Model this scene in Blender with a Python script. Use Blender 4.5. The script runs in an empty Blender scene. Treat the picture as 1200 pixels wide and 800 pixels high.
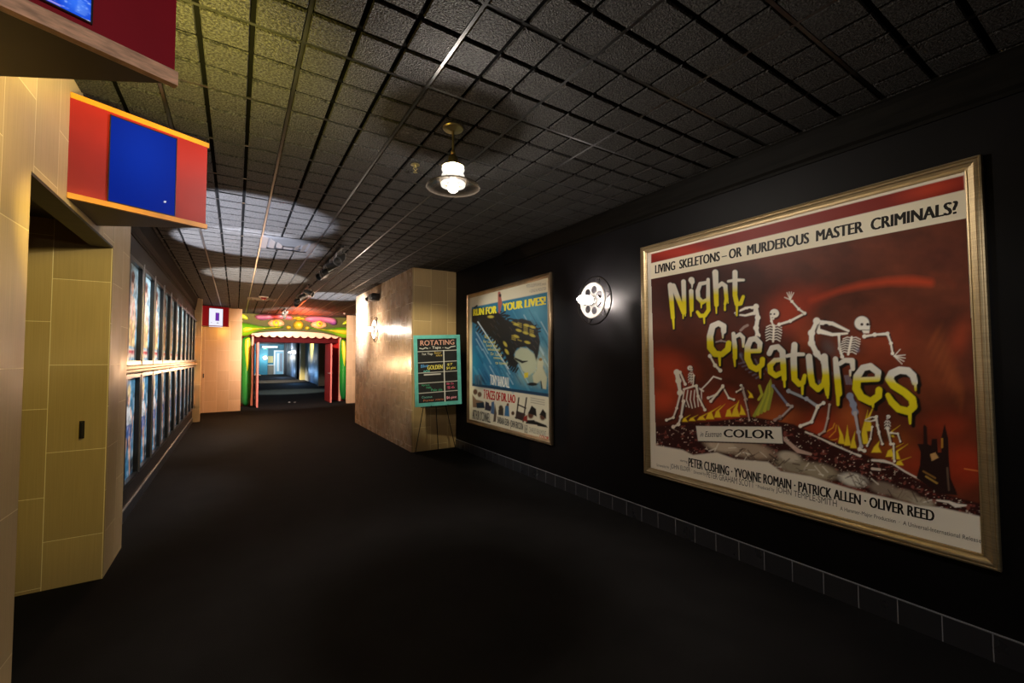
import bpy, bmesh, math, random
import numpy as np
from mathutils import Vector, Matrix
from mathutils.geometry import tessellate_polygon
random.seed(7); np.random.seed(7)
PI = math.pi
sc = bpy.context.scene
col = sc.collection

# ------------------------------------------------------------------ camera
FPX, YAW, PITCH, ROLL, H = 504.2, .5702799, .0387893, -.0043388, 1.569
def _axes():
    cy, sy, cp, sp = math.cos(YAW), math.sin(YAW), math.cos(PITCH), math.sin(PITCH)
    f = np.array([sy*cp, cy*cp, sp]); r = np.array([cy, -sy, 0.]); u = np.cross(r, f)
    cr, sr = math.cos(ROLL), math.sin(ROLL)
    return np.array([cr*r+sr*u, -sr*r+cr*u, f])
AX = _axes()
cam = bpy.data.cameras.new('camera'); camo = bpy.data.objects.new('camera', cam); col.objects.link(camo)
cam.sensor_width = 36; cam.lens = FPX/1200*36; cam.clip_start = .05; cam.clip_end = 200
m = Matrix.Identity(4)
for i in range(3):
    m[i][0] = AX[0][i]; m[i][1] = AX[1][i]; m[i][2] = -AX[2][i]
m.translation = (0, 0, H); camo.matrix_world = m
sc.camera = camo
def ray(x, y): return AX.T @ np.array([(x-600)/FPX, (400-y)/FPX, 1.])
EYE = np.array([0, 0, H])
def on(axis, val, x, y):                      # where the sight line through a photo point meets a wall plane
    d = ray(x, y); i = 'XYZ'.index(axis)
    return EYE + d*((val-EYE[i])/d[i])
def on_face(p, n, x, y):
    d = ray(x, y); n = np.array(n); return EYE + d*(np.dot(np.array(p)-EYE, n)/np.dot(d, n))
def to_px(P):
    c = (P-EYE) @ AX.T
    return 600+FPX*c[:, 0]/c[:, 2], 400-FPX*c[:, 1]/c[:, 2]

# ------------------------------------------------------------------ view, world, lights
sc.view_settings.view_transform = 'Standard'; sc.view_settings.look = 'None'
sc.view_settings.gamma = 1; sc.view_settings.exposure = 0; sc.view_settings.use_curve_mapping = False
w = bpy.data.worlds.new('world'); sc.world = w; w.use_nodes = True
w.node_tree.nodes['Background'].inputs[0].default_value = (.01, .01, .012, 1)
w.node_tree.nodes['Background'].inputs[1].default_value = .2
def lamp(name, kind, loc, energy, color, size=.05, target=None, angle=60, blend=.3):
    l = bpy.data.lights.new(name, kind); o = bpy.data.objects.new(name, l); col.objects.link(o)
    l.energy = energy; l.color = color; o.location = loc
    if kind == 'AREA': l.size = size
    else: l.shadow_soft_size = size
    if kind == 'SPOT': l.spot_size = math.radians(angle); l.spot_blend = blend
    if target is not None:
        o.rotation_euler = (Vector(target)-Vector(loc)).to_track_quat('-Z', 'Y').to_euler()
    return o
WARM = (1, .90, .80)
lamp('pendant_light', 'POINT', (1.204, 2.6, 2.811), 165, WARM, .012)
lamp('pendant_down_light', 'SPOT', (1.204, 2.6, 2.66), 22, WARM, .03, (1.204, 2.6, 0), 150, .6)
lamp('rear_fill_light', 'POINT', (.3, -1.3, 2.3), 9, WARM, .05)  # added fill behind the camera, no pendant hangs here
lamp('rear_wall_fill', 'SPOT', (1.1, -.9, 2.7), 95, WARM, .05, (-.75, 2.1, 1.75), 62, .8)  # added to brighten the left tiles and the nearest sign
lamp('rear_poster_fill', 'SPOT', (1.25, -.4, 2.95), 85, (1, .99, .98), .05, (3.3, 1.55, .85), 60, .7)  # unseen spot added behind the camera to light the red poster
lamp('track_poster_spot', 'SPOT', (1.2, 6.2, 2.9), 520, (1, .97, .90), .05, (3.3, 5.3, 1.5), 62, .7)
lamp('pillar_front_fill', 'SPOT', (1.0, 5.2, 2.95), 260, (1, .90, .60), .05, (2.9, 7.0, 1.5), 42, .7)  # added to brighten the pillar front, not one of the track heads
lamp('yellow_wall_light', 'POINT', (-.36, 2.14, 2.56), 12, (1, .80, .12), .04)
lamp('yellow_alcove_spot', 'SPOT', (-.42, 2.2, 2.47), 62, (1, .78, .20), .04, (-.92, 4.25, 1.5), 58, .6)
lamp('yellow_ceiling_spot', 'SPOT', (-.3, 2.15, 2.3), 260, (1, .84, .16), .06, (-.25, 2.5, 3.13), 104, 1)
for k in (-1, 1):
    lamp('sconce_light', 'SPOT', (3.248, 3.43+.045*k, 2.19+.03*k), 42, (1, .87, .79), .004, (3.4, 3.43+.045*k, 2.19+.03*k), 177, .1)
    lamp('pillar_sconce_light', 'SPOT', (2.432, 9.09+.045*k, 2.18+.03*k), 12, (1, .84, .70), .004, (2.6, 9.09+.045*k, 2.18+.03*k), 177, .1)
lamp('sconce_bulb_light', 'POINT', (2.97, 3.43, 2.19), 4, (1, .86, .76), .03)
lamp('pillar_sconce_bulb_light', 'POINT', (2.15, 9.09, 2.18), 34, (1, .84, .70), .03)
lamp('pillar_side_spot', 'SPOT', (1.24, 10.3, 2.9), 1100, (.96, .96, 1), .05, (2.5, 10.5, 2.45), 70, 1)
lamp('pool_fill_blue', 'SPOT', (-.7, 5.45, 1.2), 2300, (.80, .84, 1), .03, (.02, 5.45, 3.13), 44, .3)  # added spot for the bluish ceiling pool, no fixture stands here
lamp('pool_fill_blue_far', 'SPOT', (-.7, 6.75, 1.2), 2300, (.84, .87, 1), .03, (.06, 6.75, 3.13), 45, .3)  # second added spot, widens the bluish pool along the ceiling
lamp('pool_fill_white', 'SPOT', (.25, 9.2, 1.2), 1500, (1, .93, .84), .03, (.3, 9.3, 3.1), 50, .3)  # added without a fixture to make the warm ceiling pool
lamp('pool_fill_cool', 'SPOT', (2.0, 11.5, 1.4), 1200, (.92, .93, 1), .03, (2.0, 11.4, 3.1), 52, .5)  # unseen spot added for the cool ceiling pool near the pillar
lamp('poster_wall_light', 'SPOT', (1.18, 6.9, 2.84), 330, (1, .95, .92), .05, (-.9, 6.6, 1.25), 74, .7)
lamp('poster_wall_far_light', 'SPOT', (1.2, 10.4, 2.84), 380, (1, .90, .82), .05, (-.9, 10.4, 1.25), 84, .7)
lamp('orange_wall_fill', 'POINT', (.3, 13.3, 1.4), 150, (1, .56, .28), .05)  # added in mid-corridor to light the salmon end wall, no lamp here
lamp('yellow_end_light', 'POINT', (-.35, 15.35, 2.42), 4.5, (1, .62, .10), .05)
lamp('mouth_light', 'SPOT', (1.5, 13.6, 2.75), 900, (1, .84, .70), .08, (1.8, 17.1, 1.75), 100, .6)
lamp('red_ceiling_light', 'SPOT', (1.9, 16.3, 2.55), 420, (1, .10, .02), .05, (1.9, 16.2, 3.13), 155, .6)
lamp('jamb_light', 'POINT', (2.2, 15.9, 1.9), 18, (1, .45, .3), .1)
lamp('purple_sign_light', 'POINT', (-.8, 13.9, 2.75), .5, (.75, .2, 1), .03)
lamp('hall_floor_light', 'SPOT', (2.2, 23.5, 3.05), 1500, (.80, 1, .90), .2, (2.2, 23.6, 0), 75, .5)
lamp('hall_gold_light', 'SPOT', (2.8, 31.2, 3.08), 2600, (1, .70, .12), .1, (4.3, 31.5, 2.75), 80, 1)
lamp('hall_mid_light', 'SPOT', (2.4, 35, 3.05), 3000, (1, .85, .6), .2, (2.4, 35, 0), 90, .6)
lamp('hall_blue_light', 'POINT', (3.3, 31.5, .5), 40, (.2, .5, 1), .2)
lamp('hall_blue_far_light', 'POINT', (3.4, 43, .5), 60, (.35, .6, 1), .2)
lamp('hall_sconce_light', 'POINT', (4.0, 43.8, 2.2), 260, (.92, .95, 1), .05)
lamp('hall_end_light', 'SPOT', (3.0, 46.5, 2.9), 800, (.80, .95, 1), .3, (3.0, 51, 1.4), 90, .6)

# ------------------------------------------------------------------ materials
def lin(c):
    c = np.array(c, float)/255.
    return np.where(c <= .04045, c/12.92, ((c+.055)/1.055)**2.4)
def hexc(h): return lin([int(h[i:i+2], 16) for i in (0, 2, 4)])
def mat(name, c, rough=.5, metal=0, spec=.5, var=0, vscale=8, bump=0, bscale=60, emit=None, estr=0, coat=0, stretch=None, bdist=.01):
    M = bpy.data.materials.new(name); M.use_nodes = True; N = M.node_tree.nodes; L = M.node_tree.links
    b = N['Principled BSDF']
    c = tuple(hexc(c)) if isinstance(c, str) else tuple(c)
    b.inputs['Base Color'].default_value = (*c, 1); b.inputs['Roughness'].default_value = rough
    b.inputs['Metallic'].default_value = metal; b.inputs['Specular IOR Level'].default_value = spec
    if coat: b.inputs['Coat Weight'].default_value = coat; b.inputs['Coat Roughness'].default_value = .12
    if emit is not None:
        e = tuple(hexc(emit)) if isinstance(emit, str) else tuple(emit)
        b.inputs['Emission Color'].default_value = (*e, 1); b.inputs['Emission Strength'].default_value = estr
    tc = N.new('ShaderNodeTexCoord'); src = tc.outputs['Object']
    if stretch:
        mp = N.new('ShaderNodeMapping'); mp.inputs['Scale'].default_value = stretch; L.new(src, mp.inputs[0]); src = mp.outputs[0]
    if var:
        n = N.new('ShaderNodeTexNoise'); n.inputs['Scale'].default_value = vscale; n.inputs['Detail'].default_value = 5
        L.new(src, n.inputs[0])
        r = N.new('ShaderNodeMapRange'); r.inputs[1].default_value = .3; r.inputs[2].default_value = .7
        r.inputs[3].default_value = 1-var; r.inputs[4].default_value = 1+var; L.new(n.outputs[0], r.inputs[0])
        mx = N.new('ShaderNodeMix'); mx.data_type = 'RGBA'; mx.blend_type = 'MULTIPLY'; mx.inputs[0].default_value = 1
        mx.inputs[6].default_value = (*c, 1); L.new(r.outputs[0], mx.inputs[7]); L.new(mx.outputs[2], b.inputs['Base Color'])
    if bump:
        n2 = N.new('ShaderNodeTexNoise'); n2.inputs['Scale'].default_value = bscale; n2.inputs['Detail'].default_value = 4
        L.new(src, n2.inputs[0]); bp = N.new('ShaderNodeBump'); bp.inputs['Strength'].default_value = bump; bp.inputs['Distance'].default_value = bdist
        L.new(n2.outputs[0], bp.inputs['Height']); L.new(bp.outputs[0], b.inputs['Normal'])
    return M
def tile_mat(name, c, grout, u_axis, u0, v0, rough=.4, var=.10, grain=.18, off=.5, wdt=.605, hgt=.305, mortar=.0022, metal=0):
    """upright rectangular wall tiles in half-staggered columns; the brick rows run up the wall"""
    M = bpy.data.materials.new(name); M.use_nodes = True; N = M.node_tree.nodes; L = M.node_tree.links
    b = N['Principled BSDF']; b.inputs['Roughness'].default_value = rough; b.inputs['Metallic'].default_value = metal
    g = N.new('ShaderNodeNewGeometry'); s = N.new('ShaderNodeSeparateXYZ'); L.new(g.outputs['Position'], s.inputs[0])
    au = N.new('ShaderNodeMath'); au.operation = 'SUBTRACT'; au.inputs[1].default_value = u0; L.new(s.outputs[u_axis], au.inputs[0])
    av = N.new('ShaderNodeMath'); av.operation = 'SUBTRACT'; av.inputs[1].default_value = v0; L.new(s.outputs['Z'], av.inputs[0])
    cb = N.new('ShaderNodeCombineXYZ'); L.new(av.outputs[0], cb.inputs[0]); L.new(au.outputs[0], cb.inputs[1])
    br = N.new('ShaderNodeTexBrick'); L.new(cb.outputs[0], br.inputs['Vector'])
    br.offset = off; br.offset_frequency = 2; br.squash = 1
    for k, v in (('Scale', 1), ('Mortar Size', mortar), ('Mortar Smooth', .1), ('Brick Width', wdt), ('Row Height', hgt), ('Bias', 0)): br.inputs[k].default_value = v
    cc = hexc(c); br.inputs['Color1'].default_value = (*(cc*(1-var)), 1); br.inputs['Color2'].default_value = (*(cc*(1+var)), 1)
    br.inputs['Mortar'].default_value = (*hexc(grout), 1)
    mp = N.new('ShaderNodeMapping'); mp.inputs['Scale'].default_value = (140, 140, 2.5); L.new(g.outputs['Position'], mp.inputs[0])
    n = N.new('ShaderNodeTexNoise'); n.inputs['Scale'].default_value = 1; n.inputs['Detail'].default_value = 3; L.new(mp.outputs[0], n.inputs[0])
    r = N.new('ShaderNodeMapRange'); r.inputs[3].default_value = 1-grain; r.inputs[4].default_value = 1+grain; L.new(n.outputs[0], r.inputs[0])
    mx = N.new('ShaderNodeMix'); mx.data_type = 'RGBA'; mx.blend_type = 'MULTIPLY'; mx.inputs[0].default_value = 1
    L.new(br.outputs['Color'], mx.inputs[6]); L.new(r.outputs[0], mx.inputs[7]); L.new(mx.outputs[2], b.inputs['Base Color'])
    n3 = N.new('ShaderNodeTexNoise'); n3.inputs['Scale'].default_value = 5; n3.inputs['Detail'].default_value = 4; L.new(g.outputs['Position'], n3.inputs[0])
    r3 = N.new('ShaderNodeMapRange'); r3.inputs[3].default_value = rough-.12; r3.inputs[4].default_value = rough+.15; L.new(n3.outputs[0], r3.inputs[0]); L.new(r3.outputs[0], b.inputs['Roughness'])
    bp = N.new('ShaderNodeBump'); bp.inputs['Strength'].default_value = .35; bp.inputs['Distance'].default_value = .004; bp.invert = True
    L.new(br.outputs['Fac'], bp.inputs['Height']); L.new(bp.outputs[0], b.inputs['Normal'])
    return M
def paint_mat(name, rough=.35, spec=.4, estr=0):
    M = bpy.data.materials.new(name); M.use_nodes = True; N = M.node_tree.nodes; L = M.node_tree.links
    b = N['Principled BSDF']; b.inputs['Roughness'].default_value = rough; b.inputs['Specular IOR Level'].default_value = spec
    a = N.new('ShaderNodeAttribute'); a.attribute_name = 'ink'; L.new(a.outputs['Color'], b.inputs['Base Color'])
    if estr: L.remove(b.inputs['Base Color'].links[0]); b.inputs['Base Color'].default_value = (.002, .002, .002, 1); L.new(a.outputs['Color'], b.inputs['Emission Color']); b.inputs['Emission Strength'].default_value = estr
    return M
def glow_glass(name, c, estr, clear):
    M = bpy.data.materials.new(name); M.use_nodes = True; N = M.node_tree.nodes; L = M.node_tree.links
    for n in list(N): N.remove(n)
    o = N.new('ShaderNodeOutputMaterial'); mx = N.new('ShaderNodeMixShader'); t = N.new('ShaderNodeBsdfTransparent'); e = N.new('ShaderNodeEmission')
    e.inputs[0].default_value = (*c, 1); e.inputs[1].default_value = estr; mx.inputs[0].default_value = 1-clear
    L.new(t.outputs[0], mx.inputs[1]); L.new(e.outputs[0], mx.inputs[2]); L.new(mx.outputs[0], o.inputs[0])
    return M
def clear_glass(name, tint, clear=.75, rough=.08):
    M = bpy.data.materials.new(name); M.use_nodes = True; N = M.node_tree.nodes; L = M.node_tree.links
    b = N['Principled BSDF']; o = N['Material Output']
    b.inputs['Base Color'].default_value = (*tint, 1); b.inputs['Roughness'].default_value = rough
    mx = N.new('ShaderNodeMixShader'); t = N.new('ShaderNodeBsdfTransparent'); t.inputs[0].default_value = (*[min(1, k+.4) for k in tint], 1); mx.inputs[0].default_value = 1-clear
    L.new(t.outputs[0], mx.inputs[1]); L.new(b.outputs[0], mx.inputs[2]); L.new(mx.outputs[0], o.inputs[0])
    return M

M = {}
M['carpet'] = mat('black_carpet', (.0082, .0074, .0072), .9, spec=.06, var=.18, vscale=3.2, bump=.5, bscale=260)
M['black_wall'] = mat('black_wall_paint', (.0026, .0024, .0028), .5, spec=.10, var=.3, vscale=3, bump=.06, bscale=90)
M['grey_wall'] = mat('charcoal_wall_paint', (.0055, .0055, .0065), .5, spec=.25, var=.25, vscale=3)
M['ceil_tile'] = mat('rough_black_ceiling_tile', (.026, .0245, .023), .7, spec=.35, var=.8, vscale=85, bump=1, bscale=120, bdist=.035)
_N = M['ceil_tile'].node_tree.nodes
for _n in _N:
    if _n.type == 'MAP_RANGE': _n.inputs[1].default_value = .40; _n.inputs[2].default_value = .62; _n.inputs[3].default_value = .18; _n.inputs[4].default_value = 2.3
M['ceil_gap'] = mat('ceiling_tile_groove', (.002, .002, .002), .9, spec=.02)
M['tbar'] = mat('ceiling_grid_bar', (.010, .010, .010), .32, spec=.55, var=.5, vscale=5)
M['ceil_plain'] = mat('hall_ceiling_paint', (.02, .02, .022), .7)
M['crown'] = mat('black_stained_wood', (.0028, .0024, .0018), .6, spec=.05, var=.6, vscale=4, stretch=(12, 1.2, 12))
M['tile_left'] = tile_mat('tan_tile_side_wall', 'b79c72', 'e4d2a8', 'Y', 2.76-.305*8, .325-.605*2)
M['tile_alcove'] = tile_mat('tan_tile_alcove', 'a8915c', 'e6d6a0', 'X', -.785-.305*8, .325-.605*2)
M['tile_pillar_front'] = tile_mat('tan_tile_pillar_front', 'b09468', 'e4cc9c', 'X', 2.84-.31*8, .40-.605*2, hgt=.31)
M['tile_pillar_side'] = tile_mat('tan_tile_pillar_side', 'a68c70', 'e8d6bc', 'Y', 7.03-.305*8, .40-.605*2, rough=.26, var=.16, mortar=.005, grain=.06)
M['tile_salmon'] = tile_mat('tan_tile_end_wall', 'c8a482', 'ecd2b0', 'X', .14-.305*8, .33-.605*2)
M['base_tile'] = tile_mat('black_skirting_tile', '232326', '77777c', 'Y', .96, -.05, rough=.3, off=0, wdt=.196, hgt=.19, mortar=.0025)
M['base_edge'] = mat('skirting_edge_strip', '6f6f72', .35)
M['soffit'] = mat('dark_brown_soffit', (.030, .021, .012), .55, var=.35, vscale=3, stretch=(1, 12, 1))
M['gold'] = mat('gilded_frame', (.36, .275, .155), .42, metal=.8, var=.22, vscale=5, stretch=(2, 2, 40))
M['gold_dark'] = mat('bronze_frame', (.42, .30, .18), .3, metal=.9, var=.2, vscale=6)
M['paper_back'] = mat('poster_backing', (.05, .04, .03), .8)
M['ink'] = paint_mat('printed_poster_ink', .5, .25)
M['ink_matte'] = paint_mat('chalk_ink', .8, .15)
M['ink_paint'] = paint_mat('airbrushed_paint', .28, .5)
M['brass'] = mat('aged_brass', (.42, .36, .17), .32, metal=.9, var=.15, vscale=20)
M['ring_glow'] = glow_glass('glowing_frosted_ring', (1, .93, .84), 1.5, .55)
M['bulb_glow'] = mat('glowing_bulb', (1, .95, .9), .4, emit=(1, .93, .84), estr=4)
M['brim_glass'] = clear_glass('smoked_glass_brim', (.16, .14, .12), .5)
M['black_metal'] = mat('black_metal', (.012, .011, .011), .4, metal=.4)
M['head_metal'] = mat('dark_silver_lamp_metal', (.14, .135, .13), .35, metal=.6)
M['grey_metal'] = mat('grey_metal', (.30, .29, .28), .35, metal=.8)
M['white_metal'] = mat('white_enamel', (.75, .73, .70), .4)
M['reel_white'] = mat('bright_aluminium_reel', (.86, .83, .80), .35)
M['sign_red'] = mat('sign_red_paint', '941a14', .5, spec=.3, var=.10, vscale=4)
M['sign_crimson'] = mat('sign_crimson_paint', '8e0a22', .6, spec=.2, var=.08, vscale=4)
M['orange_trim'] = mat('orange_wood_trim', 'd08a1c', .45, var=.2, vscale=6)
M['raw_wood'] = mat('knotty_wood_trim', 'd0a488', .55, var=.35, vscale=7, stretch=(3, 3, 14))
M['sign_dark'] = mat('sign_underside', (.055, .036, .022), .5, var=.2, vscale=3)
M['frame_black'] = mat('black_poster_frame', (.014, .014, .015), .3, spec=.5)
M['silver'] = mat('silver_edge', (.55, .54, .55), .3, metal=.9)
M['ledge'] = mat('tan_ledge_wood', 'a8835c', .4, var=.2, vscale=6)
M['turquoise'] = mat('turquoise_frame_paint', '5fb3ae', .5, var=.15, vscale=9)
M['chalk'] = mat('chalkboard', (.018, .018, .019), .75, var=.3, vscale=12)
M['door_pink'] = mat('pink_door_paint', 'c8706a', .42, var=.08, vscale=5)
M['door_red'] = mat('dark_red_door_paint', '7c1a1a', .45, var=.1, vscale=5)
M['jamb_red'] = mat('bright_red_paint', 'd82a26', .4)
M['jamb_pink'] = mat('salmon_trim_paint', 'e59a86', .45)
M['hood_red'] = mat('maroon_paint', '4c060c', .6, spec=.1)
M['teal'] = mat('teal_wall_paint', '1f6f86', .5, var=.12, vscale=2)
M['blue_wall'] = mat('silver_panelling', '8a94a4', .35, var=.2, vscale=3, stretch=(3, 3, .4))
M['pier_grey'] = mat('grey_pier_paint', '6d6658', .5)
M['pale_yellow'] = mat('pale_yellow_paint', 'd9c987', .5)
M['dark_void'] = mat('dark_recess_paint', (.02, .02, .024), .7)
M['white_paint'] = mat('white_paint', 'e4e8ec', .45)
M['pale_blue'] = mat('pale_blue_door_paint', '8fc0d8', .45)
M['green_sign'] = mat('green_exit_sign', '1c9a70', .4, emit='2ad09a', estr=.8)
M['red_lit_cover'] = mat('red_lit_dome', 'b04038', .3)  # red light falling on the dome is tinted into its colour

# ------------------------------------------------------------------ helpers
class MB:
    def __init__(s): s.b = bmesh.new(); s.mi = 0
    def _m(s, before):
        for f in s.b.faces:
            if f.index == -1 or f not in before: f.material_index = s.mi
    def face(s, pts):
        f = s.b.faces.new([s.b.verts.new(p) for p in pts]); f.material_index = s.mi; return f
    def box(s, a, b, bev=0):
        a, b = [min(p, q) for p, q in zip(a, b)], [max(p, q) for p, q in zip(a, b)]
        v = [s.b.verts.new((x, y, z)) for x in (a[0], b[0]) for y in (a[1], b[1]) for z in (a[2], b[2])]
        fs = [s.b.faces.new([v[i] for i in q]) for q in ((0, 1, 3, 2), (4, 6, 7, 5), (0, 4, 5, 1), (2, 3, 7, 6), (0, 2, 6, 4), (1, 5, 7, 3))]
        for f in fs: f.material_index = s.mi
        if bev:
            es = list({e for f in fs for e in f.edges})
            r = bmesh.ops.bevel(s.b, geom=es, offset=bev, segments=2, affect='EDGES', profile=.5)
            for f in r['faces']: f.material_index = s.mi
        return s
    def prism(s, poly, z0, z1, T=None):
        """closed outline (x,y) extruded from z0 to z1 then carried by T"""
        T = T or (lambda p: p)
        n = len(poly)
        lo = [s.b.verts.new(T((p[0], p[1], z0))) for p in poly]; hi = [s.b.verts.new(T((p[0], p[1], z1))) for p in poly]
        fs = [s.b.faces.new(lo[::-1]), s.b.faces.new(hi)]
        for i in range(n): fs.append(s.b.faces.new([lo[i], lo[(i+1) % n], hi[(i+1) % n], hi[i]]))
        for f in fs: f.material_index = s.mi
        return s
    def lathe(s, prof, o=(0, 0, 0), ax=(0, 0, 1), n=32, closed=False):
        """(radius, height) profile spun around an axis"""
        q = Vector(ax).normalized().to_track_quat('Z', 'Y').to_matrix(); o = Vector(o)
        rings = []
        for r, h in prof:
            if r < 1e-6: rings.append([s.b.verts.new(o+q@Vector((0, 0, h)))]); continue
            rings.append([s.b.verts.new(o+q@Vector((r*math.cos(2*PI*k/n), r*math.sin(2*PI*k/n), h))) for k in range(n)])
        pr = list(zip(rings, rings[1:]))
        if closed: pr.append((rings[-1], rings[0]))
        for A, B in pr:
            for k in range(n):
                j = (k+1) % n
                if len(A) == 1 and len(B) == 1: continue
                if len(A) == 1: f = [A[0], B[k], B[j]]
                elif len(B) == 1: f = [A[k], A[j], B[0]]
                else: f = [A[k], A[j], B[j], B[k]]
                s.b.faces.new(f).material_index = s.mi
        return s
    def tube(s, pts, r, n=8, closed=False):
        P = [Vector(p) for p in pts]; rings = []
        R = r if hasattr(r, '__len__') else [r]*len(P)
        for i, p in enumerate(P):
            a = P[i-1] if (i > 0 or closed) else p; b = P[(i+1) % len(P)] if (i < len(P)-1 or closed) else p
            q = (b-a).normalized().to_track_quat('Z', 'Y').to_matrix()
            if i and True:
                pass
            rings.append([s.b.verts.new(p+q@Vector((R[i]*math.cos(2*PI*k/n), R[i]*math.sin(2*PI*k/n), 0))) for k in range(n)])
        m_ = len(rings)
        for i in range(m_ if closed else m_-1):
            A, B = rings[i], rings[(i+1) % m_]
            # best twist so that the sides do not cross
            k0 = min(range(n), key=lambda t: (A[0].co-B[t].co).length)
            for k in range(n):
                s.b.faces.new([A[k], A[(k+1) % n], B[(k+1+k0) % n], B[(k+k0) % n]]).material_index = s.mi
        if not closed:
            s.b.faces.new(rings[0][::-1]).material_index = s.mi; s.b.faces.new(rings[-1]).material_index = s.mi
        return s
    def build(s, name, mats, parent=None, smooth=False, loc=None):
        me = bpy.data.meshes.new(name)
        bmesh.ops.recalc_face_normals(s.b, faces=s.b.faces)
        if loc is not None: bmesh.ops.translate(s.b, verts=s.b.verts, vec=-Vector(loc))
        s.b.to_mesh(me); s.b.free()
        for x in (mats if isinstance(mats, (list, tuple)) else [mats]): me.materials.append(x)
        if smooth:
            for p in me.polygons: p.use_smooth = True
            me.set_sharp_from_angle(angle=math.radians(40))
        o = bpy.data.objects.new(name, me); col.objects.link(o)
        if loc is not None: o.location = loc
        if parent:
            w_ = Vector((0, 0, 0)); q_ = parent
            while q_: w_ += q_.location; q_ = q_.parent
            o.parent = parent; o.location = o.location - w_
        return o
def tag(o, label, cat, group=None):
    o['label'] = label; o['category'] = cat
    if group: o['group'] = group
    return o
def thing(name, loc, label, cat, group=None):
    o = bpy.data.objects.new(name, None); col.objects.link(o); o.location = loc; o.empty_display_size = .1
    return tag(o, label, cat, group)
def struct(o): o['kind'] = 'structure'; return o
def boxo(name, a, b, mt, parent=None, bev=0):
    return MB().box(a, b, bev).build(name, mt, parent)
def copy_tree(o, parent=None):
    c = o.copy(); col.objects.link(c)
    if parent: c.parent = parent
    for ch in list(o.children): copy_tree(ch, c)
    return c

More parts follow.
